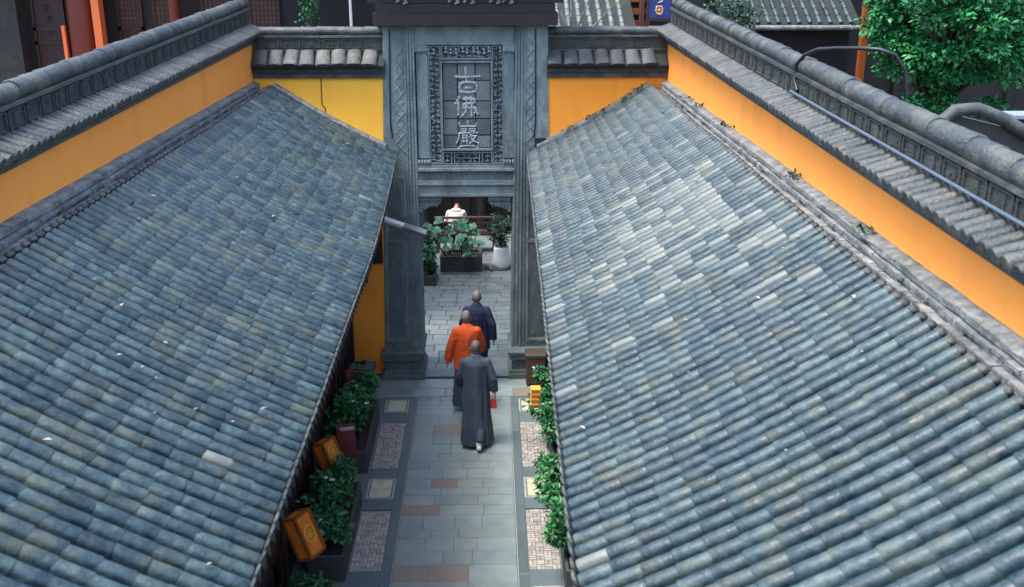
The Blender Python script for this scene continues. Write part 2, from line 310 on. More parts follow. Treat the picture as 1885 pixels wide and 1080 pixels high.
def build_side(side, label):
    bx = -2.45 if side < 0 else 1.2
    th = thing('gallery_building', label, 'building', ((-3.0 if side < 0 else 2.0), 9, 0), 'low tiled galleries flanking the path')
    # roof deck
    m = MB(); Ys = [1.2 + (YEND + .02 - 1.2) * i / 40 for i in range(41)]; T = [i / 8 for i in range(9)]
    vs = []; fs = []
    for Y in Ys:
        for t in T: vs.append(roof_pt(side, Y, t) + Vector((0, 0, -.005)))
    for Y in Ys:
        for t in T: vs.append(roof_pt(side, Y, t) + Vector((0, 0, -.10)))
    n = len(T); N = len(Ys) * n
    for i in range(len(Ys) - 1):
        for j in range(n - 1):
            q = (i * n + j, i * n + j + 1, (i + 1) * n + j + 1, (i + 1) * n + j)
            fs.append(q); fs.append(tuple(N + a for a in reversed(q)))
        fs.append((i * n, (i + 1) * n, N + (i + 1) * n, N + i * n))
        fs.append((i * n + n - 1, N + i * n + n - 1, N + (i + 1) * n + n - 1, (i + 1) * n + n - 1))
    for i in (0, len(Ys) - 1):
        for j in range(n - 1): fs.append((i * n + j, N + i * n + j, N + i * n + j + 1, i * n + j + 1))
    m.add(vs, fs, True); roof = m.build('roof', 'tile_bed', th)
    rows = int((YEND - 1.3) / ROW)
    cand = []
    rr = random.Random(5 + side)
    for i in range(rows):
        Y0 = YEND - .065 - i * ROW
        wob = rr.uniform(-.005, .005); dt = rr.uniform(-.006, .006)
        for j in range(NT):
            t = (j + .5) / NT + dt * (1 if 0 < j < NT - 1 else .2)
            Y = Y0 + wob + .004 * math.sin(j * .9 + i) + rr.uniform(-.0025, .0025)
            p = roof_pt(side, Y, t); q = roof_pt(side, Y, t - .04); u = roof_pt(side, Y, t + .04)
            down = (q - u).normalized(); nrm = down.cross(Vector((0, 1, 0)));  nrm = nrm if nrm.z > 0 else -nrm
            down = (down + Vector((0, rr.uniform(-.012, .012), rr.uniform(-.006, .006)))).normalized()
            mt = frame(down, nrm, p + nrm * (.012 + rr.uniform(0, .003))) @ Matrix.Rotation(rr.uniform(-.06, .06), 4, 'X')
            if rr.random() < .018: mt = mt @ Matrix.Translation((rr.uniform(-.01, .02), 0, .006)) @ Matrix.Rotation(rr.uniform(-.07, .07), 4, 'Z')
            # sky sheen on the right roof, painted as a patch of paler tiles
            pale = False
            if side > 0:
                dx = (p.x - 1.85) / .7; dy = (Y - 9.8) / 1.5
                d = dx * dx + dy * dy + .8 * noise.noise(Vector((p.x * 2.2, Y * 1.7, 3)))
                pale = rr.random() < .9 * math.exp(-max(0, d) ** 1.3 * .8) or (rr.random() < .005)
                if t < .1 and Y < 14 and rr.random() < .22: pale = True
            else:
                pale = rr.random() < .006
            pr = proj(p)
            inf = pr is not None and -30 < pr[0] < 1915 and -30 < pr[1] < 1110
            cand.append((0 if inf else 1, pr[2] if pr else 99, mt, pale, i, j))
        # eave disc + drip
    cand.sort(key=lambda c: (c[0], c[1]))
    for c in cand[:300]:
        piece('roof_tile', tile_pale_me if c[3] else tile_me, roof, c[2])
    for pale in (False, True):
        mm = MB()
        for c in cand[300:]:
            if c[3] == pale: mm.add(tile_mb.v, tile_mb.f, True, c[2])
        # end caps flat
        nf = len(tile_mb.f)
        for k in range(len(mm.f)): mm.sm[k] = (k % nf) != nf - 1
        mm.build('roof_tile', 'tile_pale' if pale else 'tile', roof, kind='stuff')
    ddk = []
    for i in range(rows):
        Y = YEND - .065 - i * ROW
        p = roof_pt(side, Y, 0); u = roof_pt(side, Y, .05); down = (p - u).normalized(); nrm = down.cross(Vector((0, 1, 0))); nrm = nrm if nrm.z > 0 else -nrm
        piece('eave_disc', disc_me, roof, frame(down, nrm, p + down * .014 + nrm * .024) @ Matrix.Rotation(rr.uniform(-.05, .05), 4, 'Z'))
        p2 = roof_pt(side, Y - ROW / 2, 0)
        piece('drip_tile', drip_me, roof, frame((down.x, 0, 0), (0, 0, 1), p2 + down * .03))
    # ridge against the courtyard wall: mortar cap, stacked thin courses, rolled moulding
    W = lambda Y: (-3.79 if side < 0 else 2.89)
    zr = lambda Y: 5.11 + (16.8 - Y) * .0135
    m = MB(); vs = []; fs = []; n = 90
    for i in range(n + 1):
        Y = lerp(1.2, YEND, i / n); nz = lambda k: .016 * noise.noise(Vector((Y * 3.1, k * 3, side)))
        for k, (u, z) in enumerate(((.0, .02), (.03, .022), (.08, .008), (.115, -.004), (.115, -.045), (.0, -.045))):
            vs.append((W(Y) - side * (u + nz(k) * (1.2 if u > 0 else 0)), Y, zr(Y) + z + nz(k + 9) * (1 if z > -.05 else .3)))
    for i in range(n):
        for k in range(6): fs.append((i * 6 + k, i * 6 + (k + 1) % 6, (i + 1) * 6 + (k + 1) % 6, (i + 1) * 6 + k))
    fs += [(0, 1, 2, 3, 4, 5), tuple(n * 6 + k for k in (5, 4, 3, 2, 1, 0))]
    m.add(vs, fs, False); m.build('ridge_cap', 'mortar', th)
    m = MB()
    for row, (u, z) in enumerate(((.145, -.085), (.135, -.113), (.19, -.145), (.215, -.178))):
        Y = 1.3
        while Y < YEND - .2:
            L = rr.uniform(.16, .24)
            jx = rr.uniform(-.012, .012); zz = zr(Y) + z + rr.uniform(-.004, .004)
            a = W(Y) - side * .0; b = W(Y) - side * (u + jx)
            m.box(a, b, Y, Y + L - .012, zz, zz + .024); Y += L
    m.build('ridge_course', 'mortar', th, kind='stuff')
    m = MB(); m.tube([(W(Y) - side * .24, Y, zr(Y) - .165 + .006 * math.sin(Y * 3)) for Y in [1.2 + .4 * i for i in range(40)]], .036, 8)
    m.build('ridge_moulding', 'coping_dk', th)
    m = MB()
    m.box(W(9) - side * .02, W(9) - side * .2, 1.25, YEND, 4.55, 4.94); m.build('ridge_backing', 'coping_dk', th)
    # crooked little half round spacers where each row runs in under the ridge
    m = MB()
    for i in range(rows):
        Y = YEND - .065 - i * ROW
        m.ell((W(Y) - side * .285, Y, roof_pt(side, Y, .985).z + .055), (.04, .045, .028), 8, 5)
    m.build('ridge_filler', 'coping', th, kind='stuff')
    # body walls, posts, lattice fronts below the eaves
    o = W(9)
    m = MB(); m.box(o - side * .06, bx + side * .05, 1.3, YEND + .02, 0, 3.75)
    m.hull8([(bx + side * .05, 1.3, 3.75), (bx + side * .05, YEND, 3.75), (o - side * .3, YEND, 3.75), (o - side * .3, 1.3, 3.75)],
            [(bx + side * .05, 1.3, 4.2), (bx + side * .05, YEND, 4.2), (o - side * .3, YEND, 4.8), (o - side * .3, 1.3, 4.8)])
    m.build('wall', 'wood_dk', th)
    fb = MB()
    for k in range(20):
        Ya = 1.3 + k * .775
        ex, ex2 = eave_x(side, Ya), eave_x(side, Ya + .775)
        fb.hull8([(ex + side * .03, Ya, 3.74), (ex2 + side * .03, Ya + .77, 3.74), (ex2 + side * .06, Ya + .77, 3.74), (ex + side * .06, Ya, 3.74)],
                 [(ex + side * .03, Ya, 3.84), (ex2 + side * .03, Ya + .77, 3.84), (ex2 + side * .06, Ya + .77, 3.84), (ex + side * .06, Ya, 3.84)])
    fb.build('fascia_board', 'wood_dk', th)
    Y = 4.0
    while Y < 16.6:
        m = MB(); m.box(bx - side * .08, bx + side * .045, Y - .08, Y + .08, 0, 3.8); m.build('post', 'wood_red', th)
        if Y + 2.1 < 16.9:
            m = MB(); fx0, fx1 = bx - side * .045, bx + side * .01
            for z in (.25, .8, 2.5, 3.2): m.box(fx0, fx1, Y + .1, Y + 2.0, z, z + .07)
            for k in range(5): m.box(fx0, fx1, Y + .1 + k * .46, Y + .16 + k * .46, .25, 3.2)
            m.build('lattice_frame', 'wood_red', th)
            for k in range(4):
                m = MB(); y0 = Y + .18 + k * .46
                for q in range(6): m.box(fx0 + side * .01, fx1, y0 + .03 + q * .06, y0 + .042 + q * .06, .88, 2.5)
                for q in range(16): m.box(fx0 + side * .014, fx1, y0, y0 + .38, .95 + q * .1, .962 + q * .1)
                m.build('lattice_panel', 'brown_wood', th)
        Y += 2.1
    return th
LB = build_side(-1, 'long grey tiled gallery left of the path, dark lattice front under its eave')
RB = build_side(1, 'long grey tiled gallery right of the path, its roof with a sky sheen painted in pale tiles')
# end flashing where the roofs meet the gate wall
for side, th in ((-1, LB), (1, RB)):
    m = MB()
    a = [(roof_pt(side, YEND, t) + Vector((0, 0, .0))) for t in (0.06, .25, .5, .75, .98)]
    for p, q in zip(a, a[1:]):
        for s_ in (0,):
            m.hull8([(p.x, 16.72, p.z + .05), (q.x, 16.72, q.z + .05), (q.x, 16.86, q.z + .05), (p.x, 16.86, p.z + .05)],
                    [(p.x, 16.73, p.z + .095), (q.x, 16.73, q.z + .095), (q.x, 16.86, q.z + .11), (p.x, 16.86, p.z + .11)])
    m.build('end_flashing', 'mortar', th)

# ------------------------------------------------------------------ walls with tiled copings
skirt_mb = barrel(.30, .042, .049, .0, 8)
skirt_me = skirt_mb.mesh('coping_tile'); skirt_me.materials.append(M['coping'])
cap_mb = MB(); cap_mb.tube([(-.17, 0, 0), (.15, 0, 0), (.158, 0, 0)], [.085, .092, .085], 12)
cap_me = cap_mb.mesh('ridge_tile'); cap_me.materials.append(M['coping'])
def coping(th, P, s0, s1, zt, k, spacing, scale=1.0, wavy=False):
    """P(s,u,z)->world; u>0 towards the courtyard; zt(s) top of the plaster; layers above it"""
    rr = random.Random(int(s0 * 10 + s1 * 7) + 3)
    band, skirt, up, rad = k
    def strip(name, prof, m, n=40):
        b = MB(); vs = []; fs = []; c = len(prof)
        for i in range(n + 1):
            s = lerp(s0, s1, i / n)
            for q, (u, z) in enumerate(prof):
                j = .006 * noise.noise(Vector((s * 2.3, q * 5, z)))
                vs.append(P(s, u + j, zt(s) + z + j))
        for i in range(n):
            for q in range(c): fs.append((i * c + q, i * c + (q + 1) % c, (i + 1) * c + (q + 1) % c, (i + 1) * c + q))
        fs += [tuple(range(c)), tuple(n * c + q for q in reversed(range(c)))]
        b.add(vs, fs); b.build(name, m, th)
    strip('brick_band', [(.05, -.0), (.05, band * .48), (-.3, band * .48), (-.3, 0)], 'coping')
    strip('brick_band', [(.09, band * .5), (.09, band * .98), (-.3, band * .98), (-.3, band * .5)], 'coping_dk')
    z0 = band; z1 = band + skirt
    strip('coping_bed', [(.15, z0), (.15, z0 + .03), (-.12, z1 - .02), (-.42, z0 + .03), (-.42, z0)], 'tile_bed')
    n = int((s1 - s0) / spacing)
    for i in range(n):
        s = s0 + (i + .5) * spacing + rr.uniform(-.006, .006)
        a = Vector(P(s, .18, zt(s) + z0 + .035)); b = Vector(P(s, -.06, zt(s) + z1 - .005))
        d = (a - b).normalized(); nr = Vector((0, 0, 1))
        mt = frame(d, nr, (a + b) / 2 + Vector((0, 0, rr.uniform(-.006, .006)))) @ Matrix.Rotation(rr.uniform(-.08, .08), 4, 'Z')
        L = (a - b).length
        piece('coping_tile', skirt_me, th, mt @ Matrix.Diagonal((L / .30, 1.0 * scale, (1.0 if scale < 1.5 else .36) * scale, 1)))
    strip('upright_band', [(-.07, z1 - .06), (-.07, z1 + up), (-.24, z1 + up), (-.24, z1 - .06)], 'coping_dk')
    strip('ledge', [(-.045, z1 + up - .035), (-.045, z1 + up), (-.26, z1 + up), (-.26, z1 + up - .035)], 'coping', 30)
    strip('ledge', [(-.05, z1 - .0), (-.05, z1 + .022), (-.25, z1 + .022), (-.25, z1)], 'coping', 30)
    # relief panels on the upright band
    s = s0 + .1
    while s < s1 - .35:
        Lp = rr.uniform(.26, .34); m = MB(); zz0, zz1 = z1 + .04, z1 + up - .055
        fr = .022
        c = [(s, zz0), (s + Lp, zz0), (s + Lp, zz1), (s, zz1)]
        def blk(sa, sb, za, zb, d=.018):
            m.hull8([P(sa, -.072, zt(sa) + za), P(sb, -.072, zt(sb) + za), P(sb, -.072, zt(sb) + zb), P(sa, -.072, zt(sa) + zb)],
                    [P(sa, -.072 + d, zt(sa) + za), P(sb, -.072 + d, zt(sb) + za), P(sb, -.072 + d, zt(sb) + zb), P(sa, -.072 + d, zt(sa) + zb)])
        blk(s, s + fr, zz0, zz1); blk(s + Lp - fr, s + Lp, zz0, zz1); blk(s, s + Lp, zz0, zz0 + .015, .015); blk(s, s + Lp, zz1 - .015, zz1, .015)
        if rr.random() < .6:
            for q in range(5):
                a0 = s + rr.uniform(.05, Lp - .09); b0 = rr.uniform(zz0 + .03, max(zz0 + .035, zz1 - .06))
                blk(a0, a0 + rr.uniform(.015, .05), b0, b0 + rr.uniform(.015, .03), rr.uniform(.006, .012))
        else: blk(s + Lp * .35, s + Lp * .65, zz0 + .03, zz1 - .03, .012)
        m.build('relief_panel', 'coping_dk', th)
        s += Lp + .03
    zc = z1 + up + rad * .75
    n = int((s1 - s0) / .30) + 1
    for i in range(n):
        s = s0 + .15 + i * (s1 - s0 - .3) / max(1, n - 1)
        a = Vector(P(s - .1, -.155, zt(s) + zc)); b = Vector(P(s + .1, -.155, zt(s) + zc))
        mt = frame(a - b, (0, 0, 1), (a + b) / 2 + Vector((0, rr.uniform(-.006, .006), rr.uniform(-.007, .007)))) @ Matrix.Rotation(rr.uniform(-.02, .02), 4, 'Z')
        piece('ridge_tile', cap_me, th, mt @ Matrix.Diagonal((1, rad / .09, rad / .09, 1)))
def side_wall(side, label):
    th = thing('courtyard_wall', label, 'wall', (-3.9 if side < 0 else 3.0, 9, 0), 'side courtyard walls')
    Wf = lambda Y: (-3.78 if side < 0 else 2.88)
    m = MB(); m.box(Wf(0), Wf(0) + side * .34, 1.2, 17.3, 0, 5.5)
    m.hull8([(Wf(0), 1.2, 5.5), (Wf(0) + side * .34, 1.2, 5.5), (Wf(0) + side * .34, 17.3, 5.5), (Wf(0), 17.3, 5.5)],
            [(Wf(0), 1.2, 5.545), (Wf(0) + side * .34, 1.2, 5.545), (Wf(0) + side * .34, 17.3, 5.73), (Wf(0), 17.3, 5.73)])
    m.build('plaster', 'ochre', th)
    zt = lambda Y: 5.73 - (17.3 - Y) * .0115
    gz = lambda s: lerp(1.0, .80, min(1, (17.2 - s) / 12))
    coping(th, lambda s, u, z: (Wf(s) - side * u, s, zt(s) + (z - zt(s)) * gz(s)), 1.3, 17.2, zt, (.12, .13, .27, .09), .125, 1.0)
    return th
side_wall(-1, 'left orange plaster courtyard wall with grey tiled coping')
side_wall(1, 'right orange plaster courtyard wall with grey tiled coping and a blue pipe')
def end_wall(x0, x1, m_, label):
    th = thing('end_wall', label, 'wall', ((x0 + x1) / 2, 17.05, 0), 'end wall sections beside the gate')
    m = MB(); m.box(x0, x1, 16.87, 17.2, 3.85, 5.18); m.build('plaster', m_, th)
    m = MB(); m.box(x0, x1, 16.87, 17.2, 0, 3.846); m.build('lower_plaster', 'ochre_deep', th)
    coping(th, lambda s, u, z: (s, 16.87 - u, z), x0, x1, lambda s: 5.18, (.18, .24, .24, .075), .25, 2.62)
    return th
EL = end_wall(-3.77, -1.67, 'yellow', 'bright yellow plaster end wall left of the stone gate')
ER = end_wall(.93, 2.87, 'ochre_deep', 'orange plaster end wall right of the stone gate')
m = MB(); m.tube([(-2.70, 16.862, 5.35), (-2.71, 16.862, 4.75), (-2.66, 16.862, 4.70), (-2.66, 16.862, 4.4)], .008, 5); m.build('cable', 'black', EL)
m = MB(); m.box(-2.13, -1.83, 16.82, 16.868, 2.06, 2.62); m.build('plaque', 'black', EL, label='black rectangular plaque on the yellow wall')
m = MB(); m.box(-2.22, -2.10, 16.80, 16.868, 1.72, 2.0); m.build('junction_box', 'black', EL)

# ------------------------------------------------------------------ stone gate
GT = thing('temple_gate', 'tall carved grey stone gate with vertical calligraphy plaque at the end of the path', 'gate', (-.42, 17.1, 0))
YF = 16.85
def pier(x0b, x1b, x0t, x1t, side):
    m = MB()
    m.hull8([(x0b, YF, .5), (x1b, YF, .5), (x1b, 17.5, .5), (x0b, 17.5, .5)], [(x0t, YF, 6.0), (x1t, YF, 6.0), (x1t, 17.5, 6.0), (x0t, 17.5, 6.0)])
    p = m.build('pier', 'stone', GT)
    # raised frames: lower panel, mid panel, upper zigzag panel
    xa = lambda z: lerp(x0b, x0t, (z - .5) / 5.5); xb = lambda z: lerp(x1b, x1t, (z - .5) / 5.5)
    f = MB()
    def vbar(fr, z0, z1, w, d):
        f.hull8([(lerp(xa(z0), xb(z0), fr) - w / 2, YF - d, z0), (lerp(xa(z0), xb(z0), fr) + w / 2, YF - d, z0), (lerp(xa(z0), xb(z0), fr) + w / 2, YF + .01, z0), (lerp(xa(z0), xb(z0), fr) - w / 2, YF + .01, z0)],
                [(lerp(xa(z1), xb(z1), fr) - w / 2, YF - d, z1), (lerp(xa(z1), xb(z1), fr) + w / 2, YF - d, z1), (lerp(xa(z1), xb(z1), fr) + w / 2, YF + .01, z1), (lerp(xa(z1), xb(z1), fr) - w / 2, YF + .01, z1)])
    A, B = (.07, .60) if side < 0 else (.40, .93)
    for fr in (A, B): vbar(fr, .6, 3.55, .035, .03)
    for z in (.62, 2.42, 3.52): f.box(lerp(xa(z), xb(z), A), lerp(xa(z), xb(z), B), YF - .027, YF + .01, z, z + .045)
    for fr in ((.70, .78, .87, .96) if side < 0 else (.04, .13, .22, .30)): vbar(fr, .52, 5.95, .03, .04 if fr in (.78, .22) else .022)
    f.build('moulding', 'stone', p)
    pn = MB()
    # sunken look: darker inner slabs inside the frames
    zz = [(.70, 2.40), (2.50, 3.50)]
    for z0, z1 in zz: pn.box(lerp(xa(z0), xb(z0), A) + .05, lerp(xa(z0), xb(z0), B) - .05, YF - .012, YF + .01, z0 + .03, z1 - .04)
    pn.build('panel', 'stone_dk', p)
    z = MB(); k = 0; zc = 3.95; cx0, cx1 = (.38, .66) if side < 0 else (.34, .62)
    while zc < 5.7:
        a, b = (cx0, cx1) if k % 2 else (cx1, cx0)
        z.tube([(lerp(xa(zc), xb(zc), a), YF - .006, zc), (lerp(xa(zc + .17), xb(zc + .17), b), YF - .006, zc + .17)], .010, 5, (1, 1, 1))
        z.tube([(lerp(xa(zc), xb(zc), b), YF - .004, zc), (lerp(xa(zc + .17), xb(zc + .17), a), YF - .004, zc + .17)], .006, 5, (1, 1, 1))
        zc += .17; k += 1
    z.build('zigzag_relief', 'stone', p)
    c = MB(); fr = .22 if side < 0 else .62
    c.tube([(lerp(xa(5.95), xb(5.95), fr), YF - .012, 5.95), (lerp(xa(4.4), xb(4.4), fr), YF - .012, 4.45), (lerp(xa(4.2), xb(4.2), fr) - .03 * side, YF - .012, 4.22)], .012, 6)
    c.build('cable', 'black', p)
pier(-1.86, -1.19, -1.68, -1.19, -1)
pier(.345, 1.05, .42, .94, 1)
def pedestal(x0, x1):
    m = MB(); y0 = 16.60
    m.box(x0, x1, y0 - .02, 17.55, 0, .10, .01); m.box(x0 + .03, x1 - .03, y0 + .01, 17.52, .10, .17, .02)
    m.box(x0 + .06, x1 - .06, y0 + .05, 17.5, .17, .34); m.box(x0 + .02, x1 - .02, y0, 17.53, .36, .46); m.box(x0 + .0, x1 - .0, y0 - .02, 17.55, .46, .515, .015)
    p = m.build('pedestal', 'stone_dk', GT)
    s = MB(); n = 9
    for i in range(n):
        xc = lerp(x0 + .05, x1 - .05, (i + .5) / n); s.ell((xc, y0 + .03, .345), ((x1 - x0) / n * .5, .028, .028), 8, 5)
    s.build('scallop_carving', 'stone_dk', p)
pedestal(-1.90, -1.16); pedestal(.30, 1.06)
# panel wall above the opening
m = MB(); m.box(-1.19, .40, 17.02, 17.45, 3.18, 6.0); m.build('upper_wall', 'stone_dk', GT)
def gbox(name, mt, boxes, ch=0, parent=None, **k):
    b = MB()
    for q in boxes: b.box(*q, ch)
    return b.build(name, mt, parent or GT, **k)
gbox('lintel', 'stone', [(-1.19, .40, 16.86, 17.45, 3.22, 3.46), (-1.19, .40, 16.82, 16.86, 3.42, 3.46), (-1.19, .40, 16.835, 16.86, 3.22, 3.26)])
gbox('frieze', 'stone', [(-1.19, .40, 16.90, 17.03, 3.465, 3.66), (-1.19, .42, 16.80, 17.03, 3.66, 3.70), (-1.19, .42, 16.82, 17.03, 3.462, 3.49)])
m = MB(); rr = random.Random(4)
for i in range(17):
    x = -1.12 + i * .088
    m.tube([(x, 16.895, 3.52), (x + .03, 16.89, 3.60), (x + .06, 16.895, 3.53), (x + .045, 16.89, 3.50)], .011, 5)
m.build('scroll_carving', 'stone', GT, kind='stuff')
# plaque surround posts and beams
gbox('surround_post', 'stone', [(-1.17, -.99, 16.89, 17.03, 3.86, 5.62)]); gbox('surround_post', 'stone', [(.24, .40, 16.89, 17.03, 3.86, 5.62)])
gbox('surround_beam', 'stone', [(-1.19, .41, 16.87, 17.03, 5.74, 5.99), (-1.19, .41, 16.84, 17.03, 5.70, 5.74)])
gbox('surround_sill', 'stone', [(-1.0, .26, 16.86, 17.03, 3.70, 3.745)])
for x0, x1 in ((-1.19, -.98), (.22, .41)):
    b = MB(); b.box(x0, x1, 16.85, 17.03, 5.60, 5.70, .0)
    for i in range(4): b.ell((lerp(x0, x1, (i + .5) / 4), 16.86, 5.60), ((x1 - x0) / 8, .03, .03), 8, 5)
    b.build('capital_block', 'stone', GT)
    b = MB(); b.box(x0, x1, 16.85, 17.03, 3.70, 3.78)
    for i in range(4): b.ell((lerp(x0, x1, (i + .5) / 4), 16.86, 3.80), ((x1 - x0) / 7, .04, .05), 8, 5)
    b.build('lotus_block', 'stone', GT)
# openwork carving
def openwork(name, x0, x1, z0, z1, cell, mt='stone', seed=1, y=16.93, border=True):
    rr = random.Random(seed); b = MB()
    if border:
        for q in ((x0, x0 + .022, z0, z1), (x1 - .022, x1, z0, z1)): b.box(q[0], q[1], y - .03, 17.02, q[2], q[3])
        for q in ((z0, z0 + .02), (z1 - .02, z1)): b.box(x0 + .022, x1 - .022, y - .03, 17.02, q[0], q[1])
    nx = max(1, round((x1 - x0) / cell)); nz = max(1, round((z1 - z0) / cell))
    for i in range(nx):
        for j in range(nz):
            cx = lerp(x0, x1, (i + .5) / nx) + rr.uniform(-.01, .01); cz = lerp(z0, z1, (j + .5) / nz) + rr.uniform(-.01, .01)
            a0 = rr.uniform(0, 2 * PI); r = cell * rr.uniform(.32, .48); sweep = rr.uniform(2.5, 4.5) * rr.choice((-1, 1))
            pts = [(cx + r * (1 - .5 * t) * math.cos(a0 + sweep * t), y + rr.uniform(-.01, .01), cz + r * (1 - .5 * t) * math.sin(a0 + sweep * t)) for t in (0, .2, .4, .6, .8, 1)]
            b.tube(pts, [.008, .013, .015, .014, .012, .008], 5)
            if rr.random() < .75:
                b.ell((cx + rr.uniform(-.02, .02), y - .005, cz + rr.uniform(-.02, .02)), (rr.uniform(.012, .026), .018, rr.uniform(.012, .03)), 6, 4)
            b.tube([(cx - cell * .5, y + .02, cz + rr.uniform(-.02, .02)), (cx + cell * .5, y + .02, cz + rr.uniform(-.02, .02))], .012, 4)
    return b.build(name, mt, GT, kind='stuff')
openwork('openwork_carving', -.985, -.78, 3.76, 5.68, .085, seed=2)
openwork('openwork_carving', .04 - .0 + .0 + .0 + .005, .235, 3.76, 5.68, .085, seed=3)
openwork('openwork_carving', -.775, .04, 5.46, 5.68, .08, seed=5)
b = MB()
for q in range(14):
    x = -.96 + q * .088 + rr.uniform(-.015, .015)
    if q in (2, 12): continue
    z = 5.63 + rr.uniform(-.02, .02)
    b.ell((x, 16.885, z), (.015, .015, .028), 6, 5); b.ell((x + rr.uniform(-.01, .01), 16.885, z - .055), (.022, .014, .018), 6, 5)
b.build('carved_figures', 'glyph', GT, kind='stuff', label='row of small pale carved figures')
# lower fretwork: rectangular key pattern
b = MB()
X0, X1, Z0, Z1 = -.775, .04, 3.755, 3.965
for x in (X0, -.64, -.59, -.18, -.13, X1 - .02): b.box(x, x + .02, 16.89, 17.02, Z0, Z1)
for z in (Z0, Z1 - .02): b.box(X0 + .02, X1 - .02, 16.893, 17.02, z, z + .018)
for i in range(4):
    for j in range(3):
        x = -.55 + i * .095; z = Z0 + .035 + j * .06
        b.box(x, x + .055, 16.905, 17.0, z, z + .014); b.box(x + (.0 if (i + j) % 2 else .042), x + (.0 if (i + j) % 2 else .042) + .013, 16.907, 17.0, z + .014, z + .048)
b.box(-.55, -.18, 16.915, 17.0, Z0 + .09, Z0 + .104)
for xs in (-.735, -.07):
    for z in (3.80, 3.88): b.box(xs, xs + .07, 16.9, 17.0, z, z + .02); b.box(xs + .028, xs + .042, 16.903, 17.0, z + .02, z + .06)
b.build('fretwork', 'stone', GT)
# central inscription: stone slabs and three large characters
pl = gbox('inscription_frame', 'stone', [(-.785, -.76, 16.87, 17.03, 3.99, 5.44), (.025, .05, 16.87, 17.03, 3.99, 5.44), (-.76, .025, 16.87, 17.03, 3.99, 4.015), (-.76, .025, 16.87, 17.03, 5.415, 5.44)])
xs = [-.76, -.515, -.225, .025]; zs = [4.015, 4.23, 4.50, 4.79, 5.12, 5.415]
for i in range(3):
    for j in range(5):
        if i == 0 and j == 4: continue
        z1 = zs[j + 1]
        if i == 0 and j == 3: z1 = zs[5]
        b = MB(); o_ = rr.uniform(-.006, .006)
        x0, x1 = xs[i] + .005, xs[i + 1] - .005
        q = [(x0, 16.965, zs[j] + .006), (x1, 16.965, zs[j] + .006), (x1, 16.965, z1 - .006), (x0, 16.965, z1 - .006)]
        c = .008
        q2 = [(x0 + c, 16.945 + o_, zs[j] + .006 + c), (x1 - c, 16.945 + o_, zs[j] + .006 + c), (x1 - c, 16.945 + o_, z1 - .006 - c), (x0 + c, 16.945 + o_, z1 - .006 - c)]
        b.hull8([(p[0], 17.02, p[2]) for p in q], q); b.hull8([(p[0], 16.966, p[2]) for p in q], q2)
        b.build('stone_slab', 'slab', pl)
def glyph(strokes, x0, x1, z0, z1, y, r, mt, parent, name='character', depth=1.0):
    b = MB()
    for st in strokes:
        pts = []
        for (p, q) in zip(st, st[1:]):
            for k in range(4): pts.append((lerp(p[0], q[0], k / 4), lerp(p[1], q[1], k / 4)))
        pts.append(st[-1]); n = len(pts)
        rad = [r * (1.15 - .5 * (i / (n - 1)) + .22 * math.sin(i * 1.9)) * (.75 if i in (0,) else 1) for i in range(n)]
        b.tube([(lerp(x0, x1, a), y, lerp(z0, z1, c)) for a, c in pts], rad, 7, (1, depth, 1))
    return b.build(name, mt, parent)
GU = [[(0, .64), (.3, .61), (1, .65)], [(.43, 1.05), (.45, .42)], [(.26, .40), (.18, .2), (.2, .02)], [(.26, .40), (.55, .42), (.80, .39), (.86, .2), (.8, .02)], [(.2, .03), (.5, .0), (.8, .03)], [(.38, .18), (.64, .18)]]
FO = [[(.2, 1), (.12, .78), (0, .62)], [(.14, .75), (.15, .35), (.13, .05)], [(.34, .86), (.62, .88), (.86, .84), (.84, .66), (.4, .64), (.36, .42), (.88, .44), (.93, .26), (.8, .16)],
      [(.5, 1), (.5, .5), (.44, .2), (.28, 0)], [(.7, 1), (.72, .5), (.7, 0)], [(.8, .5), (.98, .12)]]
YAN = [[(.5, 1), (.5, .78)], [(.14, .92), (.16, .76), (.86, .76), (.86, .92)], [(.22, .66), (.24, .55), (.42, .55), (.42, .66), (.22, .66)], [(.58, .66), (.6, .55), (.8, .55), (.8, .66), (.58, .66)],
       [(.08, .46), (.92, .48)], [(.14, .46), (.1, .2), (0, 0)], [(.24, .36), (.5, .36)], [(.24, .25), (.5, .25)], [(.3, .4), (.3, .06)], [(.45, .4), (.45, .02)], [(.24, .1), (.52, .14)],
       [(.64, .42), (.56, .28)], [(.6, .34), (.9, .35)], [(.82, .34), (.7, .12), (.56, 0)], [(.62, .24), (.78, .1), (.97, .02)]]
glyph(GU, -.56, -.14, 4.93, 5.33, 16.945, .023, 'glyph', pl, depth=1.3)
glyph(FO, -.56, -.18, 4.54, 4.87, 16.945, .0235, 'glyph', pl, depth=1.3)
glyph(YAN, -.55, -.16, 4.09, 4.47, 16.945, .0175, 'glyph', pl, depth=1.5)
glyph([[(0, 0), (.15, .8), (.5, 1), (.85, .8), (1, 0)]], -.53, -.18, 4.0, 4.06, 16.945, .013, 'glyph', pl)
b = MB(); b.box(.74, .93, 16.78, 16.86, 4.06, 4.20); b.build('junction_box', 'black', GT)
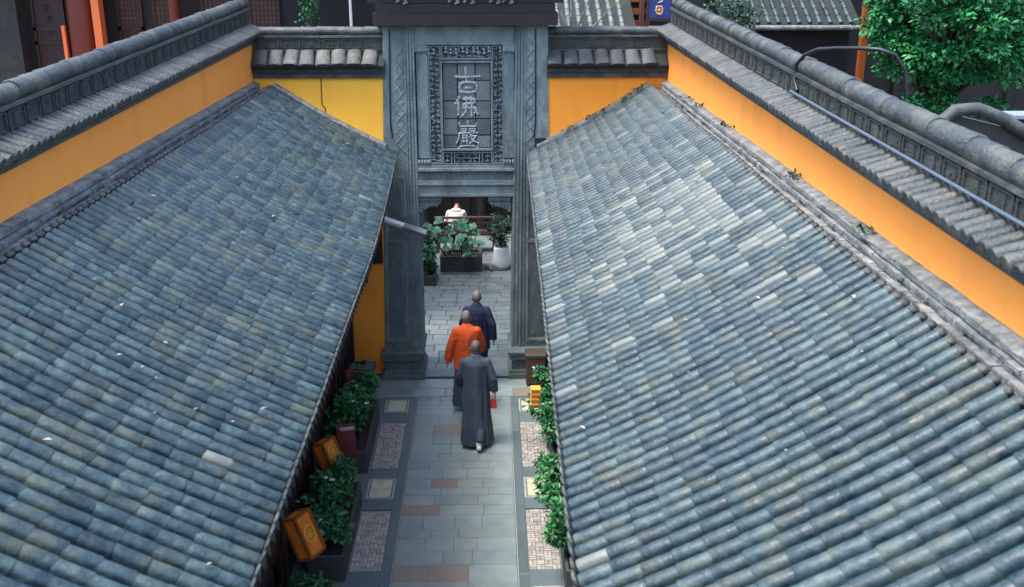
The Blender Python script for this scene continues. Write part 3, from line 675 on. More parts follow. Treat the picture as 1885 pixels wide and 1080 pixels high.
# carved brackets under the lintel
for s_ in (-1, 1):
    xo = -1.19 if s_ < 0 else .345
    b = MB()
    poly = [(0, 0), (0, -.34), (.04, -.345), (.06, -.29), (.13, -.27), (.16, -.235), (.24, -.215), (.33, -.19), (.36, -.16), (.38, -.0)]
    poly = [(xo - s_ * p[0] * 1.0, 3.22 + p[1] * .82) for p in poly]
    if s_ > 0: poly = poly[::-1]
    b.prism(poly, .28, Matrix.Translation((0, 16.90, 0))); br = b.build('bracket', 'stone', GT)
    b = MB()
    for i in range(9): b.ell((xo - s_ * (.03 + i * .042), 16.89, 3.13), (.02, .016, .016), 6, 4)
    b.box(xo - s_ * .004, xo - s_ * .375, 16.875, 16.9, 3.15, 3.20)
    for i in range(5): b.tube([(xo - s_ * (.04 + i * .06), 16.89, 3.08), (xo - s_ * (.07 + i * .06), 16.885, 3.05 - .02 * (5 - i) * .5), (xo - s_ * (.05 + i * .06), 16.89, 3.03)], .01, 5)
    b.build('scroll_relief', 'stone', br)
# jamb reveals / threshold
gbox('threshold', 'kerb', [(-1.19, .345, 16.66, 17.0, 0.0, .035)], .008)
# timber beam and dark canopy over the gate
gbox('timber_beam', 'beam', [(-1.80, 1.08, 16.55, 17.4, 6.02, 6.20)])
gbox('timber_beam', 'wood_dk', [(-1.76, 1.04, 16.62, 17.35, 6.205, 6.34)])
b = MB()
for x in (-1.42, -.62, -.38, .02, .22):
    b.tube([(x, 16.6, 6.36), (x + .05, 16.58, 6.44), (x + .12, 16.6, 6.42), (x + .15, 16.6, 6.36), (x + .1, 16.58, 6.345)], [.02, .035, .03, .028, .02], 7)
b.build('carved_scrolls', 'mortar', GT, kind='stuff')
gbox('timber_beam', 'wood_dk', [(-1.9, 1.18, 16.75, 17.5, 6.345, 7.3)])
b = MB()
b.hull8([(-2.1, 16.2, 7.3), (1.38, 16.2, 7.3), (1.38, 18.0, 7.3), (-2.1, 18.0, 7.3)], [(-1.9, 16.95, 7.75), (1.18, 16.95, 7.75), (1.18, 17.25, 7.75), (-1.9, 17.25, 7.75)])
b.build('canopy_roof', 'tile_bed', GT)
mm = MB()
for i in range(18):
    for sy in (-1, 1):
        x = -2.0 + i * .19; a = Vector((x, 17.1 + sy * .95, 7.33)); c = Vector((lerp(x, -.36, .1), 17.1 + sy * .15, 7.78)); d = (a - c).normalized()
        for k in range(4): mm.add(tile_mb.v, tile_mb.f, True, frame(d, (0, 0, 1), a.lerp(c, (k + .5) / 4)))
mm.build('canopy_tile', 'tile', GT, kind='stuff')
# ------------------------------------------------------------------ path and courtyard paving
unit = MB(); unit.box(-.5, .5, -.5, .5, -1, 0)
def slabmesh(name, m_):
    b = MB(); c = .012
    b.add([(-.5, -.5, -1), (.5, -.5, -1), (.5, .5, -1), (-.5, .5, -1), (-.5, -.5, -.15), (.5, -.5, -.15), (.5, .5, -.15), (-.5, .5, -.15), (-.5 + c, -.5 + c, 0), (.5 - c, -.5 + c, 0), (.5 - c, .5 - c, 0), (-.5 + c, .5 - c, 0)],
          [(3, 2, 1, 0), (0, 1, 5, 4), (1, 2, 6, 5), (2, 3, 7, 6), (3, 0, 4, 7), (4, 5, 9, 8), (5, 6, 10, 9), (6, 7, 11, 10), (7, 4, 8, 11), (8, 9, 10, 11)])
    me = b.mesh(name); me.materials.append(M[m_]); return me
SM = {k: slabmesh('slab_' + k, k) for k in ('path', 'path_red', 'kerb', 'cream', 'mosaic', 'court', 'joint')}
def slab(parent, k, x0, x1, y0, y1, top=0, name='paving_slab', gap=.004, rot=0, th=.04):
    mt = Matrix.Translation(((x0 + x1) / 2, (y0 + y1) / 2, top)) @ Matrix.Rotation(rot, 4, 'Z') @ Matrix.Diagonal((x1 - x0 - gap, y1 - y0 - gap, th, 1))
    return piece(name, SM[k], parent, mt)
path = MB(); path.box(-2.45, 1.15, 1.2, 16.66, -.08, -.012); path = path.build('path', 'bed', kind='structure')
rr = random.Random(21)
Y = 9.0
while Y < 15.85:
    h = min(rr.choice((.2, .26, .3, .36)), 15.87 - Y)
    if 15.87 - (Y + h) < .1: h = 15.87 - Y
    x = -1.215
    while x < .30:
        wd = rr.choice((.3, .36, .42, .5, .6)); 
        if .305 - (x + wd) < .16: wd = .305 - x
        k = 'path_red' if rr.random() < .055 else 'path'
        slab(path, k, x, x + wd, Y, Y + h, rr.uniform(-.002, .002), gap=.003)
        x += wd
    Y += h
for x0, x1 in ((-1.355, -1.235), (.325, .44)):
    Y = 9.0
    while Y < 15.85:
        L = min(rr.uniform(.7, 1.1), 15.87 - Y); slab(path, 'kerb', x0, x1, Y, Y + L, .003, 'kerb_stone'); Y += L
for x0 in (-1.233, .309):
    m = MB(); m.box(x0, x0 + .012, 9.0, 15.86, -.02, .0035); m.build('edge_strip', 'joint', path)
for x0, x1 in ((-1.755, -1.365), (.45, .84)):
    segs = [(15.30, 15.79, 'p'), (13.42, 14.90, 'm'), (12.56, 13.13, 'p'), (10.84, 12.27, 'h'), (10.0, 10.5, 'p')]
    last = 15.87
    bd = MB(); bd.box(x0, x1, 10.84, 12.27, -.03, -.009); bd.box(x0, x1, 13.42, 14.90, -.03, -.009); bd.build('mosaic_bed', 'bed_dk', path)
    for a, c, k in segs:
        slab(path, 'kerb', x0, x1, c, last, .0, 'cross_slab'); last = a
        if k == 'p':
            fr = .03
            for q in ((x0, x0 + fr, a, c), (x1 - fr, x1, a, c), (x0 + fr, x1 - fr, a, a + fr), (x0 + fr, x1 - fr, c - fr, c)): slab(path, 'joint', *q, -.002, 'plate_border', gap=.002)
            slab(path, 'cream', x0 + fr + .015, x1 - fr - .015, a + fr + .015, c - fr - .015, .004, 'cream_plate')
        elif k == 'h':
            # herringbone / basket brick panel
            bw, bh = .049, .10
            ny = int((c - a) / bh); nx = 8
            for i in range(nx // 2):
                for j in range(ny):
                    cx = x0 + (i + .5) * bh * .975; cy = a + (j + .5) * bh + .0
                    if cy + bh / 2 > c: continue
                    if (i + j) % 2:
                        slab(path, 'mosaic', cx - bh / 2, cx, cy - bh / 2, cy + bh / 2, rr.uniform(-.003, .003), 'brick', .007, rr.uniform(-.03, .03))
                        slab(path, 'mosaic', cx, cx + bh / 2, cy - bh / 2, cy + bh / 2, rr.uniform(-.003, .003), 'brick', .007, rr.uniform(-.03, .03))
                    else:
                        slab(path, 'mosaic', cx - bh / 2, cx + bh / 2, cy - bh / 2, cy, rr.uniform(-.003, .003), 'brick', .007, rr.uniform(-.03, .03))
                        slab(path, 'mosaic', cx - bh / 2, cx + bh / 2, cy, cy + bh / 2, rr.uniform(-.003, .003), 'brick', .007, rr.uniform(-.03, .03))
        else:
            # cracked-ice mosaic: triangles fanned in squares
            b = MB(); n = 7; s = (c - a) / n; nx = 2; sx = (x1 - x0) / nx
            for i in range(nx):
                for j in range(n):
                    cx, cy = x0 + (i + .5) * sx, a + (j + .5) * s
                    ctr = (cx + rr.uniform(-.02, .02), cy + rr.uniform(-.02, .02))
                    ring = [(cx + dx * sx / 2, cy + dy * s / 2) for dx, dy in ((-1, -1), (0, -1), (1, -1), (1, 0), (1, 1), (0, 1), (-1, 1), (-1, 0))]
                    for q in range(8):
                        p0, p1 = ring[q], ring[(q + 1) % 8]
                        g3 = ((p0[0] + p1[0] + ctr[0]) / 3, (p0[1] + p1[1] + ctr[1]) / 3)
                        mid0 = ((p0[0] + ctr[0]) / 2 + rr.uniform(-.008, .008), (p0[1] + ctr[1]) / 2)
                        mid1 = ((p1[0] + ctr[0]) / 2, (p1[1] + ctr[1]) / 2 + rr.uniform(-.008, .008))
                        for poly in ((p0, p1, mid1, mid0), (mid0, mid1, ctr)):
                            gx = sum(p[0] for p in poly) / len(poly); gy = sum(p[1] for p in poly) / len(poly); z = rr.uniform(-.003, .004)
                            vs = [(lerp(p[0], gx, .13), lerp(p[1], gy, .13), z) for p in poly]; nn = len(vs)
                            vb = [(v[0], v[1], -.03) for v in vs]
                            b.add(vs + vb, [tuple(range(nn))] + [(k_, k_ + nn, (k_ + 1) % nn + nn, (k_ + 1) % nn) for k_ in range(nn)])
            b.build('mosaic_stone', 'mosaic', path, kind='stuff')
    slab(path, 'kerb', x0, x1, 9.0, last, .0, 'cross_slab')
# cross band before the gate
Y = 15.88
for h, nx in ((.33, 7), (.41, 6)):
    x = -2.40
    while x < 1.1:
        wd = rr.uniform(.42, .68); wd = min(wd, 1.12 - x)
        slab(path, 'path_red' if rr.random() < .12 else 'path', x, x + wd, Y, Y + h, .002, gap=.008); x += wd
    Y += h + .01
court = MB(); court.box(-9, 9, 16.66, 26.5, -.08, -.03); court = court.build('courtyard_floor', 'bed', kind='structure')
Y = 17.01
while Y < 24.2:
    h = .27 if Y > 18 else .3; x = -2.4 + rr.uniform(-.2, 0)
    while x < 1.6:
        wd = rr.choice((.36, .42, .5)); 
        slab(court, 'court', x, x + wd, Y, Y + h, rr.uniform(-.003, .003), 'paving_slab', .012); x += wd
    Y += h

# ------------------------------------------------------------------ foliage helpers
def leafcloud(n, fn, size, seed, droop=.4, wratio=.45):
    """n folded leaves; fn(rr)->(pos, outward normal)"""
    rr = random.Random(seed); b = MB()
    for i in range(n):
        p, nr = fn(rr); p = Vector(p); nr = Vector(nr)
        d = Vector((rr.gauss(0, 1), rr.gauss(0, 1), rr.gauss(-.1, .6))) + nr * .8
        d.z -= droop * rr.random(); d.normalize()
        up = (Vector((rr.gauss(0, .5), rr.gauss(0, .5), 1)) + nr * .5).normalized(); sd_ = d.cross(up)
        if sd_.length < .1: continue
        sd_.normalize(); up = sd_.cross(d); L = size * rr.choice((.55, .8, 1.0, 1.0, 1.35)) * rr.uniform(.8, 1.15); W_ = L * wratio
        b.add([p, p + d * L * .5 + sd_ * W_ * .5 - up * .0, p + d * L - up * L * .12, p + d * L * .5 - sd_ * W_ * .5, p + d * L * .55 - up * W_ * .12], [(0, 1, 4), (1, 2, 4), (2, 3, 4), (3, 0, 4)])
    return b
def clumps(c, r, n, rr, flat=1):
    out = []
    for i in range(n):
        while True:
            q = Vector((rr.uniform(-1, 1), rr.uniform(-1, 1), rr.uniform(-1, 1)))
            if q.length < 1: break
        out.append((Vector((c[0] + q.x * r[0], c[1] + q.y * r[1], c[2] + q.z * r[2])), rr.uniform(.10, .2)))
    return out
def clump_fn(cl):
    def f(rr):
        c, r = rr.choice(cl)
        q = Vector((rr.gauss(0, 1), rr.gauss(0, 1), rr.gauss(0, 1))).normalized()
        return c + q * r * (.5 + .5 * rr.random()), q
    return f
def planter(x0, x1, y0, y1, h, seed, label, flowers=True, lab_s='', top=.85, lx=0):
    t = thing('planter', label, 'planter', ((x0 + x1) / 2, (y0 + y1) / 2, 0), 'dark stone troughs along the path')
    w_ = .035; b = MB()
    b.box(x0, x1, y0, y0 + w_, 0, h, .006); b.box(x0, x1, y1 - w_, y1, 0, h, .006); b.box(x0, x0 + w_, y0 + w_, y1 - w_, 0, h - .001, .006); b.box(x1 - w_, x1, y0 + w_, y1 - w_, 0, h - .001, .006); b.box(x0 + w_, x1 - w_, y0 + w_, y1 - w_, .0, .04)
    b.build('trough', 'trough', t)
    b = MB(); b.box(x0 + w_, x1 - w_, y0 + w_, y1 - w_, .04, h - .05); b.build('soil', 'soil', t)
    s = thing('flowering_shrub', lab_s, 'shrub', ((x0 + x1) / 2, (y0 + y1) / 2, h - .05), 'leafy shrubs in the troughs')
    rr = random.Random(seed); cx, cy = (x0 + x1) / 2 + lx, (y0 + y1) / 2
    cl = []
    nst = 9; st = MB()
    for i in range(nst):
        px, py = lerp(x0 + .08, x1 - .08, rr.random()), lerp(y0 + .1, y1 - .1, (i + .5) / nst)
        tx, ty, tz = px + rr.uniform(-.16, .16) + lx, py + rr.uniform(-.14, .14), rr.uniform(top - .3, top)
        st.tube([(px, py, h - .06), (lerp(px, tx, .4) , lerp(py, ty, .5), lerp(h, tz, .5)), (tx, ty, tz)], [.012, .009, .005], 5)
        for k in range(4):
            f_ = rr.uniform(.35, 1); cl.append((Vector((lerp(px, tx, f_) + rr.uniform(-.1, .1), lerp(py, ty, f_) + rr.uniform(-.1, .1), lerp(h, tz, f_) + .03)), rr.uniform(.08, .16)))
    st.build('stem', 'bark', s)
    leafcloud(3600, clump_fn(cl), .085, seed).build('foliage', 'leaf', s)
    if flowers:
        for mt, nn in (('flower_w', 4), ('flower_y', 2)):
            for i in range(nn):
                c, r = rr.choice(cl); p = c + Vector((rr.uniform(-.5, 1), rr.uniform(-1, .3), rr.uniform(.5, 1.1))) * r
                b = MB()
                for k in range(6):
                    a = k * PI / 3; d = Vector((math.cos(a), math.sin(a), .35)); e = Vector((-math.sin(a), math.cos(a), 0))
                    b.add([p, p + d * .022 + e * .014, p + d * .04, p + d * .022 - e * .014], [(0, 1, 2, 3)])
                b.ell(p, (.01, .01, .01), 6, 4)
                b.build('flower', mt, s)
    return t
planter(-2.24, -1.80, 13.30, 15.10, .34, 31, 'dark stone trough on the left of the path, the one nearest the gate', lab_s='leafy shrub with white and yellow flowers in the left trough nearest the gate', top=1.0)
planter(-2.22, -1.78, 10.65, 12.45, .34, 32, 'dark stone trough on the left of the path, second from the gate', lab_s='leafy shrub with pale flowers beside the nearest orange box lantern', top=.95)
planter(-2.22, -1.78, 8.0, 9.9, .34, 33, 'dark stone trough at the bottom left, mostly cut off by the frame', lab_s='leafy shrub tips at the very bottom left of the path', top=.8, flowers=False)
planter(.86, 1.15, 13.15, 15.0, .34, 34, 'dark stone trough on the right of the path, the one nearest the gate', lab_s='bright green shrub beside the yellow and orange lantern on the right', top=.95, lx=-.22, flowers=False)
planter(.86, 1.15, 10.3, 12.5, .34, 35, 'dark stone trough on the right of the path, second from the gate', lab_s='green shrub half hidden by the right eave, second from the gate', top=.95, lx=-.22, flowers=False)

# ------------------------------------------------------------------ box lanterns, boards
def lantern(c, tilt, yaw, size, label, post=True):
    t = thing('box_lantern', label, 'lantern', (c[0], c[1], 0), 'orange box lanterns on posts')
    X, Y_, Z = size
    mt = Matrix.Translation(c) @ Matrix.Rotation(yaw, 4, 'Z') @ Matrix.Rotation(tilt, 4, 'Y')
    b = MB(); b.box(-X / 2, X / 2, -Y_ / 2, Y_ / 2, -Z / 2, Z / 2, 0, mt); body = b.build('body', 'lantern', t)
    b = MB(); e = .016; o = .006
    for sx in (-1, 1):
        for sy in (-1, 1):
            b.box(sx * X / 2 - e, sx * X / 2 + e, sy * Y_ / 2 - e, sy * Y_ / 2 + e, -Z / 2 - o, Z / 2 + o, 0, mt)
    for sz in (-1, 1):
        for s2 in (-1, 1):
            b.box(-X / 2 + e, X / 2 - e, s2 * Y_ / 2 - e * .9, s2 * Y_ / 2 + e * .9, sz * Z / 2 - e * .9, sz * Z / 2 + e * .9, 0, mt)
            b.box(s2 * X / 2 - e * .9, s2 * X / 2 + e * .9, -Y_ / 2 + e, Y_ / 2 - e, sz * Z / 2 - e * .9, sz * Z / 2 + e * .9, 0, mt)
    b.build('trim', 'lantern_dk', t)
    # round emblem on the side towards the path
    b = MB(); r = min(Y_, Z) * .34
    ring = [(X / 2 + .006, r * math.cos(a), r * 1.15 * math.sin(a)) for a in [k * PI / 12 for k in range(25)]]
    b.tube(ring, .012, 6, mtx=mt)
    b.tube([(X / 2 + .006, -r * .5, r * .35), (X / 2 + .006, r * .5, r * .35)], .01, 5, mtx=mt); b.tube([(X / 2 + .006, 0, r * .7), (X / 2 + .006, 0, -r * .7)], .01, 5, mtx=mt)
    b.tube([(X / 2 + .006, -r * .5, -r * .3), (X / 2 + .006, 0, 0), (X / 2 + .006, r * .5, -r * .35)], .01, 5, mtx=mt)
    b.build('emblem', 'lampyellow', body)
    if post:
        b = MB(); b.tube([(c[0], c[1], 0), (c[0], c[1], c[2] - .1)], .022, 8); b.build('post', 'wood_dk', t)
    return t
lantern((-2.07, 9.90, 1.12), -.42, -.5, (.17, .24, .48), 'orange box lantern with round emblem, the nearer of the two on the left')
lantern((-2.15, 12.15, .93), -.42, -.5, (.17, .24, .34), 'orange box lantern with round emblem tilted in front of the maroon board')
# right: small orange/yellow striped lamp
t = thing('box_lantern', 'small bright orange and yellow striped lantern beside the right shrub', 'lantern', (.66, 14.0, 0), 'orange box lanterns on posts')
b = MB(); b.box(.59, .72, 13.93, 14.07, .72, .98); b.build('body', 'lantern', t)
for z in (.75, .83, .91, .985): 
    b = MB(); b.box(.583, .727, 13.923, 14.077, z, z + .02); b.build('stripe', 'lampyellow', t)
b = MB(); b.tube([(.86, 14.0, 0), (.86, 14.0, .80), (.70, 14.0, .80)], .014, 8); b.build('post', 'wood_dk', t)
def board(poly_c, w_, h_, yaw, lean, label, writing):
    t = thing('notice_board', label, 'sign', (poly_c[0], poly_c[1], 0), 'maroon notice boards')
    mt = Matrix.Translation(poly_c) @ Matrix.Rotation(yaw, 4, 'Z') @ Matrix.Rotation(lean, 4, 'X')
    b = MB(); b.box(-w_ / 2, w_ / 2, -.012, .012, -h_ / 2, h_ / 2, 0, mt); p = b.build('panel', 'maroon', t)
    b = MB(); b.tube([(poly_c[0], poly_c[1] + .05, 0), (poly_c[0], poly_c[1] + .03, poly_c[2])], .015, 6); b.build('stake', 'wood_dk', t)
    if writing:
        b = MB(); rr = random.Random(8)
        for i in range(6):
            x = -w_ * .32 + i * w_ * .125; z = h_ * .36
            b.tube([(x, -.014, z), (x + .02, -.014, z + .025), (x + .035, -.014, z - .01), (x + .012, -.014, z - .02)], .006, 4, mtx=mt)
        b.build('lettering', 'white_metal', p)
board((-1.97, 12.62, .86), .25, .50, .25, -.12, 'maroon notice board with white writing behind the tilted orange lantern', True)
board((-2.14, 14.75, .82), .22, .36, .5, -.35, 'plain dark red board at the shrubs nearest the gate', False)
# rubbish / donation box and stone bench
t = thing('donation_box', 'brown wooden box with a white label at the right foot of the gate', 'box', (.76, 16.38, 0))
b = MB(); b.box(.60, .92, 16.25, 16.52, .05, .55); body = b.build('body', 'brownbox', t)
b = MB(); b.box(.58, .94, 16.23, 16.54, .55, .60, .01); b.build('lid', 'brownbox', t)
b = MB(); b.box(.62, .90, 16.27, 16.50, 0, .05); b.build('foot', 'black', t)
b = MB(); b.box(.63, .89, 16.243, 16.25, .10, .50); b.build('panel', 'brown_wood', body)
b = MB(); b.tube([(.70, 16.236, .375), (.73, 16.236, .355), (.79, 16.236, .352), (.82, 16.236, .375)], .011, 5); b.box(.71, .81, 16.235, 16.243, .36, .385); b.build('label_plate', 'white_metal', body)
t = thing('stone_bench', 'grey stone slab bench at the foot of the yellow wall', 'bench', (-2.2, 16.5, 0))
b = MB(); b.box(-2.44, -2.0, 16.30, 16.62, .27, .36, .015); b.build('slab', 'stone_dk', t)
b = MB(); b.box(-2.36, -2.28, 16.36, 16.58, 0, .27); b.build('leg', 'stone_dk', t); b = MB(); b.box(-2.16, -2.08, 16.36, 16.58, 0, .27); b.build('leg', 'stone_dk', t)
for i, (x, r, lb) in enumerate(((-2.31, .035, 'small dark bowl at the left end of the stone bench'), (-2.20, .05, 'larger dark incense bowl in the middle of the stone bench'))):
    b = MB(); b.lathe([(0, 0), (r * .5, 0), (r, r * .9), (r * .85, r * 1.2), (r * .7, r * .9), (0, r * .6)], (x, 16.46, .36), 14)
    o = b.build('bowl', 'black'); tag(o, lb, 'bowl')
# lamp on the gate pier
t = thing('wall_lamp', 'slanting white lamp arm with grey head sticking out across the left gate pillar', 'lamp', (-1.75, 16.5, 2.95))
b = MB(); a = Vector((-1.81, 16.40, 2.985)); c = Vector((-1.40, 16.33, 2.855)); mt = frame(c - a, (0, -.4, 1), a)
L = (c - a).length; b.box(0, L, -.045, .045, -.03, .03, .005, mt); b.build('arm', 'white_metal', t)
b = MB(); b.box(L - .02, L + .38, -.06, .06, -.04, .035, .01, mt); b.build('head', 'grey_metal', t)
b = MB(); b.box(L + .02, L + .36, -.034, .034, -.045, -.035, 0, mt); b.build('lens', 'black', t)
b = MB(); b.tube([(-1.42, 16.42, 2.86), (-1.40, 16.85, 2.88)], .014, 6); b.build('bracket', 'grey_metal', t)

# ------------------------------------------------------------------ items on the right wall coping
b = MB(); b.tube([(3.62, 8.95, 6.0), (3.58, 8.95, 6.25), (3.48, 8.95, 6.38), (3.36, 9.0, 6.42), (3.25, 9.1, 6.42), (3.12, 9.4, 6.39), (3.04, 9.7, 6.35), (2.98, 9.88, 6.28), (2.935, 9.98, 6.18), (2.925, 9.97, 6.05), (2.93, 9.85, 5.95)], .017, 8)
tag(b.build('hose', 'black'), 'black hose looped over the right wall coping', 'hose')
b = MB(); b.tube([(2.90, Y, 5.73 - (17.3 - Y) * .0115 + .25 * lerp(1, .8, (17.2 - Y) / 12) + .065) for Y in (9.95, 9.0, 8.5, 7, 5.5, 4, 2)], .014, 8)
tag(b.build('conduit', 'bluepipe'), 'pale blue pipe lying along the right wall coping', 'pipe')

# weeds
rr = random.Random(77)
def weed(rr):
    i = rr.random()
    if i < .6:
        t_ = rr.choice((.35, .5, .62, .8, .9)) + rr.gauss(0, .03); p = roof_pt(1, 16.7, t_); return (p.x, 16.68 + rr.gauss(0, .05), p.z + .11 + abs(rr.gauss(0, .02))), (0, 0, 1)
    Y = rr.choice((14.6, 13.9, 12.2, 9.3, 7.4)) + rr.gauss(0, .07); return (2.80 + rr.gauss(0, .04), Y, 5.13 + (16.8 - Y) * .0135 + abs(rr.gauss(0, .015))), (0, 0, 1)
leafcloud(420, weed, .05, 6, droop=-.2).build('weeds', 'leaf_dk', kind='stuff')
b = MB()
for i in range(80):
    s_ = rr.choice((-1, 1)); Y = rr.uniform(4.5, 16); t_ = rr.uniform(.05, .95); p = roof_pt(s_, Y, t_) + Vector((0, 0, .095)); a = rr.uniform(0, PI); L = rr.choice((.01, .014, .02, .03))
    c_, s2 = math.cos(a) * L, math.sin(a) * L
    b.add([p + Vector((c_, s2, 0)), p + Vector((-s2 * .5, c_ * .5, .006)), p - Vector((c_, s2, 0)), p + Vector((s2 * .5, -c_ * .5, .004))], [(0, 1, 2, 3)])
b.build('leaf_litter', 'litter', kind='stuff')

# ------------------------------------------------------------------ behind the gate
t = thing('planter', 'wide grey stone trough of big-leaved plants behind the gate', 'planter', (-.66, 23.0, 0))
b = MB(); x0, x1, y0, y1, h = -1.16, -.19, 22.7, 23.35, .37; w_ = .08
b.box(x0, x1, y0, y0 + w_, 0, h, .01); b.box(x0, x1, y1 - w_, y1, 0, h, .01); b.box(x0, x0 + w_, y0 + w_, y1 - w_, 0, h - .001, .01); b.box(x1 - w_, x1, y0 + w_, y1 - w_, 0, h - .001, .01)
b.build('trough', 'trough', t); b = MB(); b.box(x0 + w_, x1 - w_, y0 + w_, y1 - w_, 0, h - .06); b.build('soil', 'soil', t)
s = thing('lotus_plant', 'large round green leaves on stalks above the stone trough behind the gate', 'plant', (-.66, 23.0, .31))
rr = random.Random(9); st = MB()
for i, (x, y, z, r) in enumerate(((-1.34, 22.6, .88, .16), (-1.18, 22.7, 1.22, .15), (-1.42, 22.7, 1.08, .15), (-1.22, 22.9, .95, .17), (-.95, 22.6, .80, .15), (-1.02, 22.5, .62, .12), (-.75, 22.9, 1.06, .16), (-.58, 22.8, 1.02, .15), (-.66, 22.6, .88, .16), (-.5, 22.55, .80, .14),
                                  (-.42, 23.0, 1.0, .14), (-.35, 22.7, .72, .13), (-.22, 22.75, .66, .14), (-.55, 22.5, .52, .15), (-.4, 22.5, .48, .13), (-.88, 22.9, .9, .13), (-.8, 22.6, .62, .14), (-1.1, 22.8, .75, .15), (-.3, 22.9, .88, .13), (-.68, 22.75, .72, .15), (-1.3, 22.75, .72, .13), (-.95, 22.75, 1.0, .13), (-.5, 22.65, .64, .14), (-.62, 23.0, 1.12, .12))):
    r *= .82; b = MB(); n = 12; tl = Euler((rr.uniform(.3, .95), rr.uniform(-.4, .4), rr.uniform(-.8, .8))).to_matrix().to_4x4(); mt = Matrix.Translation((x, y, z)) @ tl
    vs = [(0, 0, -.02)]
    for k in range(n): 
        a = 2 * PI * k / n; q = r * (1 + .10 * math.sin(3 * a + i) + rr.uniform(-.05, .05)) * (.45 if k == 9 else 1); vs.append((q * math.cos(a) * .5, q * math.sin(a) * .5, .0))
    for k in range(n): 
        a = 2 * PI * k / n; q = r * (1 + .10 * math.sin(3 * a + i) + rr.uniform(-.05, .05)) * (.6 if k == 9 else 1); vs.append((q * math.cos(a), q * math.sin(a), -.03 * math.cos(4 * a)))
    fs = [(0, 1 + k, 1 + (k + 1) % n) for k in range(n)] + [(1 + k, 1 + n + k, 1 + n + (k + 1) % n, 1 + (k + 1) % n) for k in range(n)]
    b.add(vs, fs, True, mt); b.build('leaf', 'leaf_big', s)
    st.tube([(lerp(x, -.66, .45), 23.0, .3), (lerp(x, -.66, .2), lerp(y, 23, .5), lerp(.3, z, .6)), (x, y, z)], [.012, .01, .008], 5)
st.build('stalks', 'leaf_dk', s)
# small planter on the left, white pot on the right
t = thing('planter', 'low dark square planter with a small shrub inside the gate on the left', 'planter', (-1.5, 22.05, 0))
b = MB(); x0, x1, y0, y1, h = -1.75, -1.22, 21.75, 22.35, .22; w_ = .05
b.box(x0, x1, y0, y0 + w_, 0, h, .008); b.box(x0, x1, y1 - w_, y1, 0, h, .008); b.box(x0, x0 + w_, y0 + w_, y1 - w_, 0, h - .001, .008); b.box(x1 - w_, x1, y0 + w_, y1 - w_, 0, h - .001, .008); b.box(x0 - .03, x1 + .03, y0 - .03, y1 + .03, -.02, .06)
b.build('trough', 'trough', t); b = MB(); b.box(x0 + w_, x1 - w_, y0 + w_, y1 - w_, .05, h - .04); b.build('soil', 'soil', t)
def shrub(name, c, r, n, size, label, m_='leaf', base=0.1, seed=3, cat='shrub'):
    s = thing(name, label, cat, (c[0], c[1], base)); rr = random.Random(seed); cl = clumps(c, r, 22, rr)
    st = MB()
    for q, _ in cl[:9]: st.tube([(c[0], c[1], base), (lerp(c[0], q.x, .5), lerp(c[1], q.y, .4), lerp(base, q.z, .6)), q], [.014, .01, .005], 5)
    st.build('stem', 'bark', s)
    leafcloud(n, clump_fn([(q, r_ * .8) for q, r_ in cl]), size, seed).build('foliage', m_, s)
    return s
shrub('shrub', (-1.45, 22.05, .55), (.22, .25, .28), 1500, .09, 'small bright green shrub in the low planter just inside the gate', base=.15, seed=41)
shrub('shrub', (-1.55, 22.7, .75), (.3, .3, .3), 900, .09, 'dark green shrub behind the low planter inside the gate', 'leaf_dk', base=0, seed=42)
t = thing('flower_pot', 'glossy white round pot inside the gate on the right', 'pot', (.25, 23.0, 0))
b = MB(); b.lathe([(0, .01), (.17, .01), (.205, .05), (.21, .16), (.175, .44), (.168, .53), (.155, .53), (.16, .46), (0, .46)], (.25, 23.0, 0), 28); b.build('body', 'white', t)
b = MB(); b.lathe([(0, 0), (.24, 0), (.25, .025), (.2, .03), (0, .03)], (.25, 23.0, 0), 24); b.build('saucer', 'trough', t)
shrub('shrub', (.25, 23.1, .93), (.24, .25, .32), 1500, .08, 'dark green bush growing in the white pot', 'leaf_dk', base=.47, seed=43)
for i, (x, y, r, lb) in enumerate(((-.05, 22.9, .09, 'larger rough stone between the trough and the white pot'), (.0, 22.75, .06, 'small rough stone in front of the larger one by the white pot'))):
    b = MB(); b.ell((x, y, r * .6), (r, r * .8, r * .7), 8, 6)
    b.v = [tuple(Vector(v) + .03 * noise.noise_vector(Vector(v) * 14)) for v in b.v]; b.sm = [False] * len(b.sm); tag(b.build('rock', 'mortar'), lb, 'rock')
# slatted bench seen from behind
t = thing('garden_bench', 'long brown slatted bench with its back to the gate', 'bench', (-.5, 24.3, 0))
def bb(name, *q, m_='brown_wood'):
    b = MB(); b.box(*q); return b.build(name, m_, t)
bb('top_rail', -1.35, .12, 24.2, 24.26, .86, .91); bb('middle_rail', -1.35, .12, 24.205, 24.255, .74, .78); bb('lower_rail', -1.35, .12, 24.205, 24.255, .50, .54)
for i in range(17): bb('slat', -1.32 + i * .088, -1.29 + i * .088, 24.215, 24.245, .54, .74)
bb('seat', -1.35, .12, 24.26, 24.7, .42, .46)
for x in (-1.3, -.6, .05):
    bb('leg', x, x + .06, 24.21, 24.27, 0, .5); bb('leg', x, x + .06, 24.62, 24.68, 0, .42)
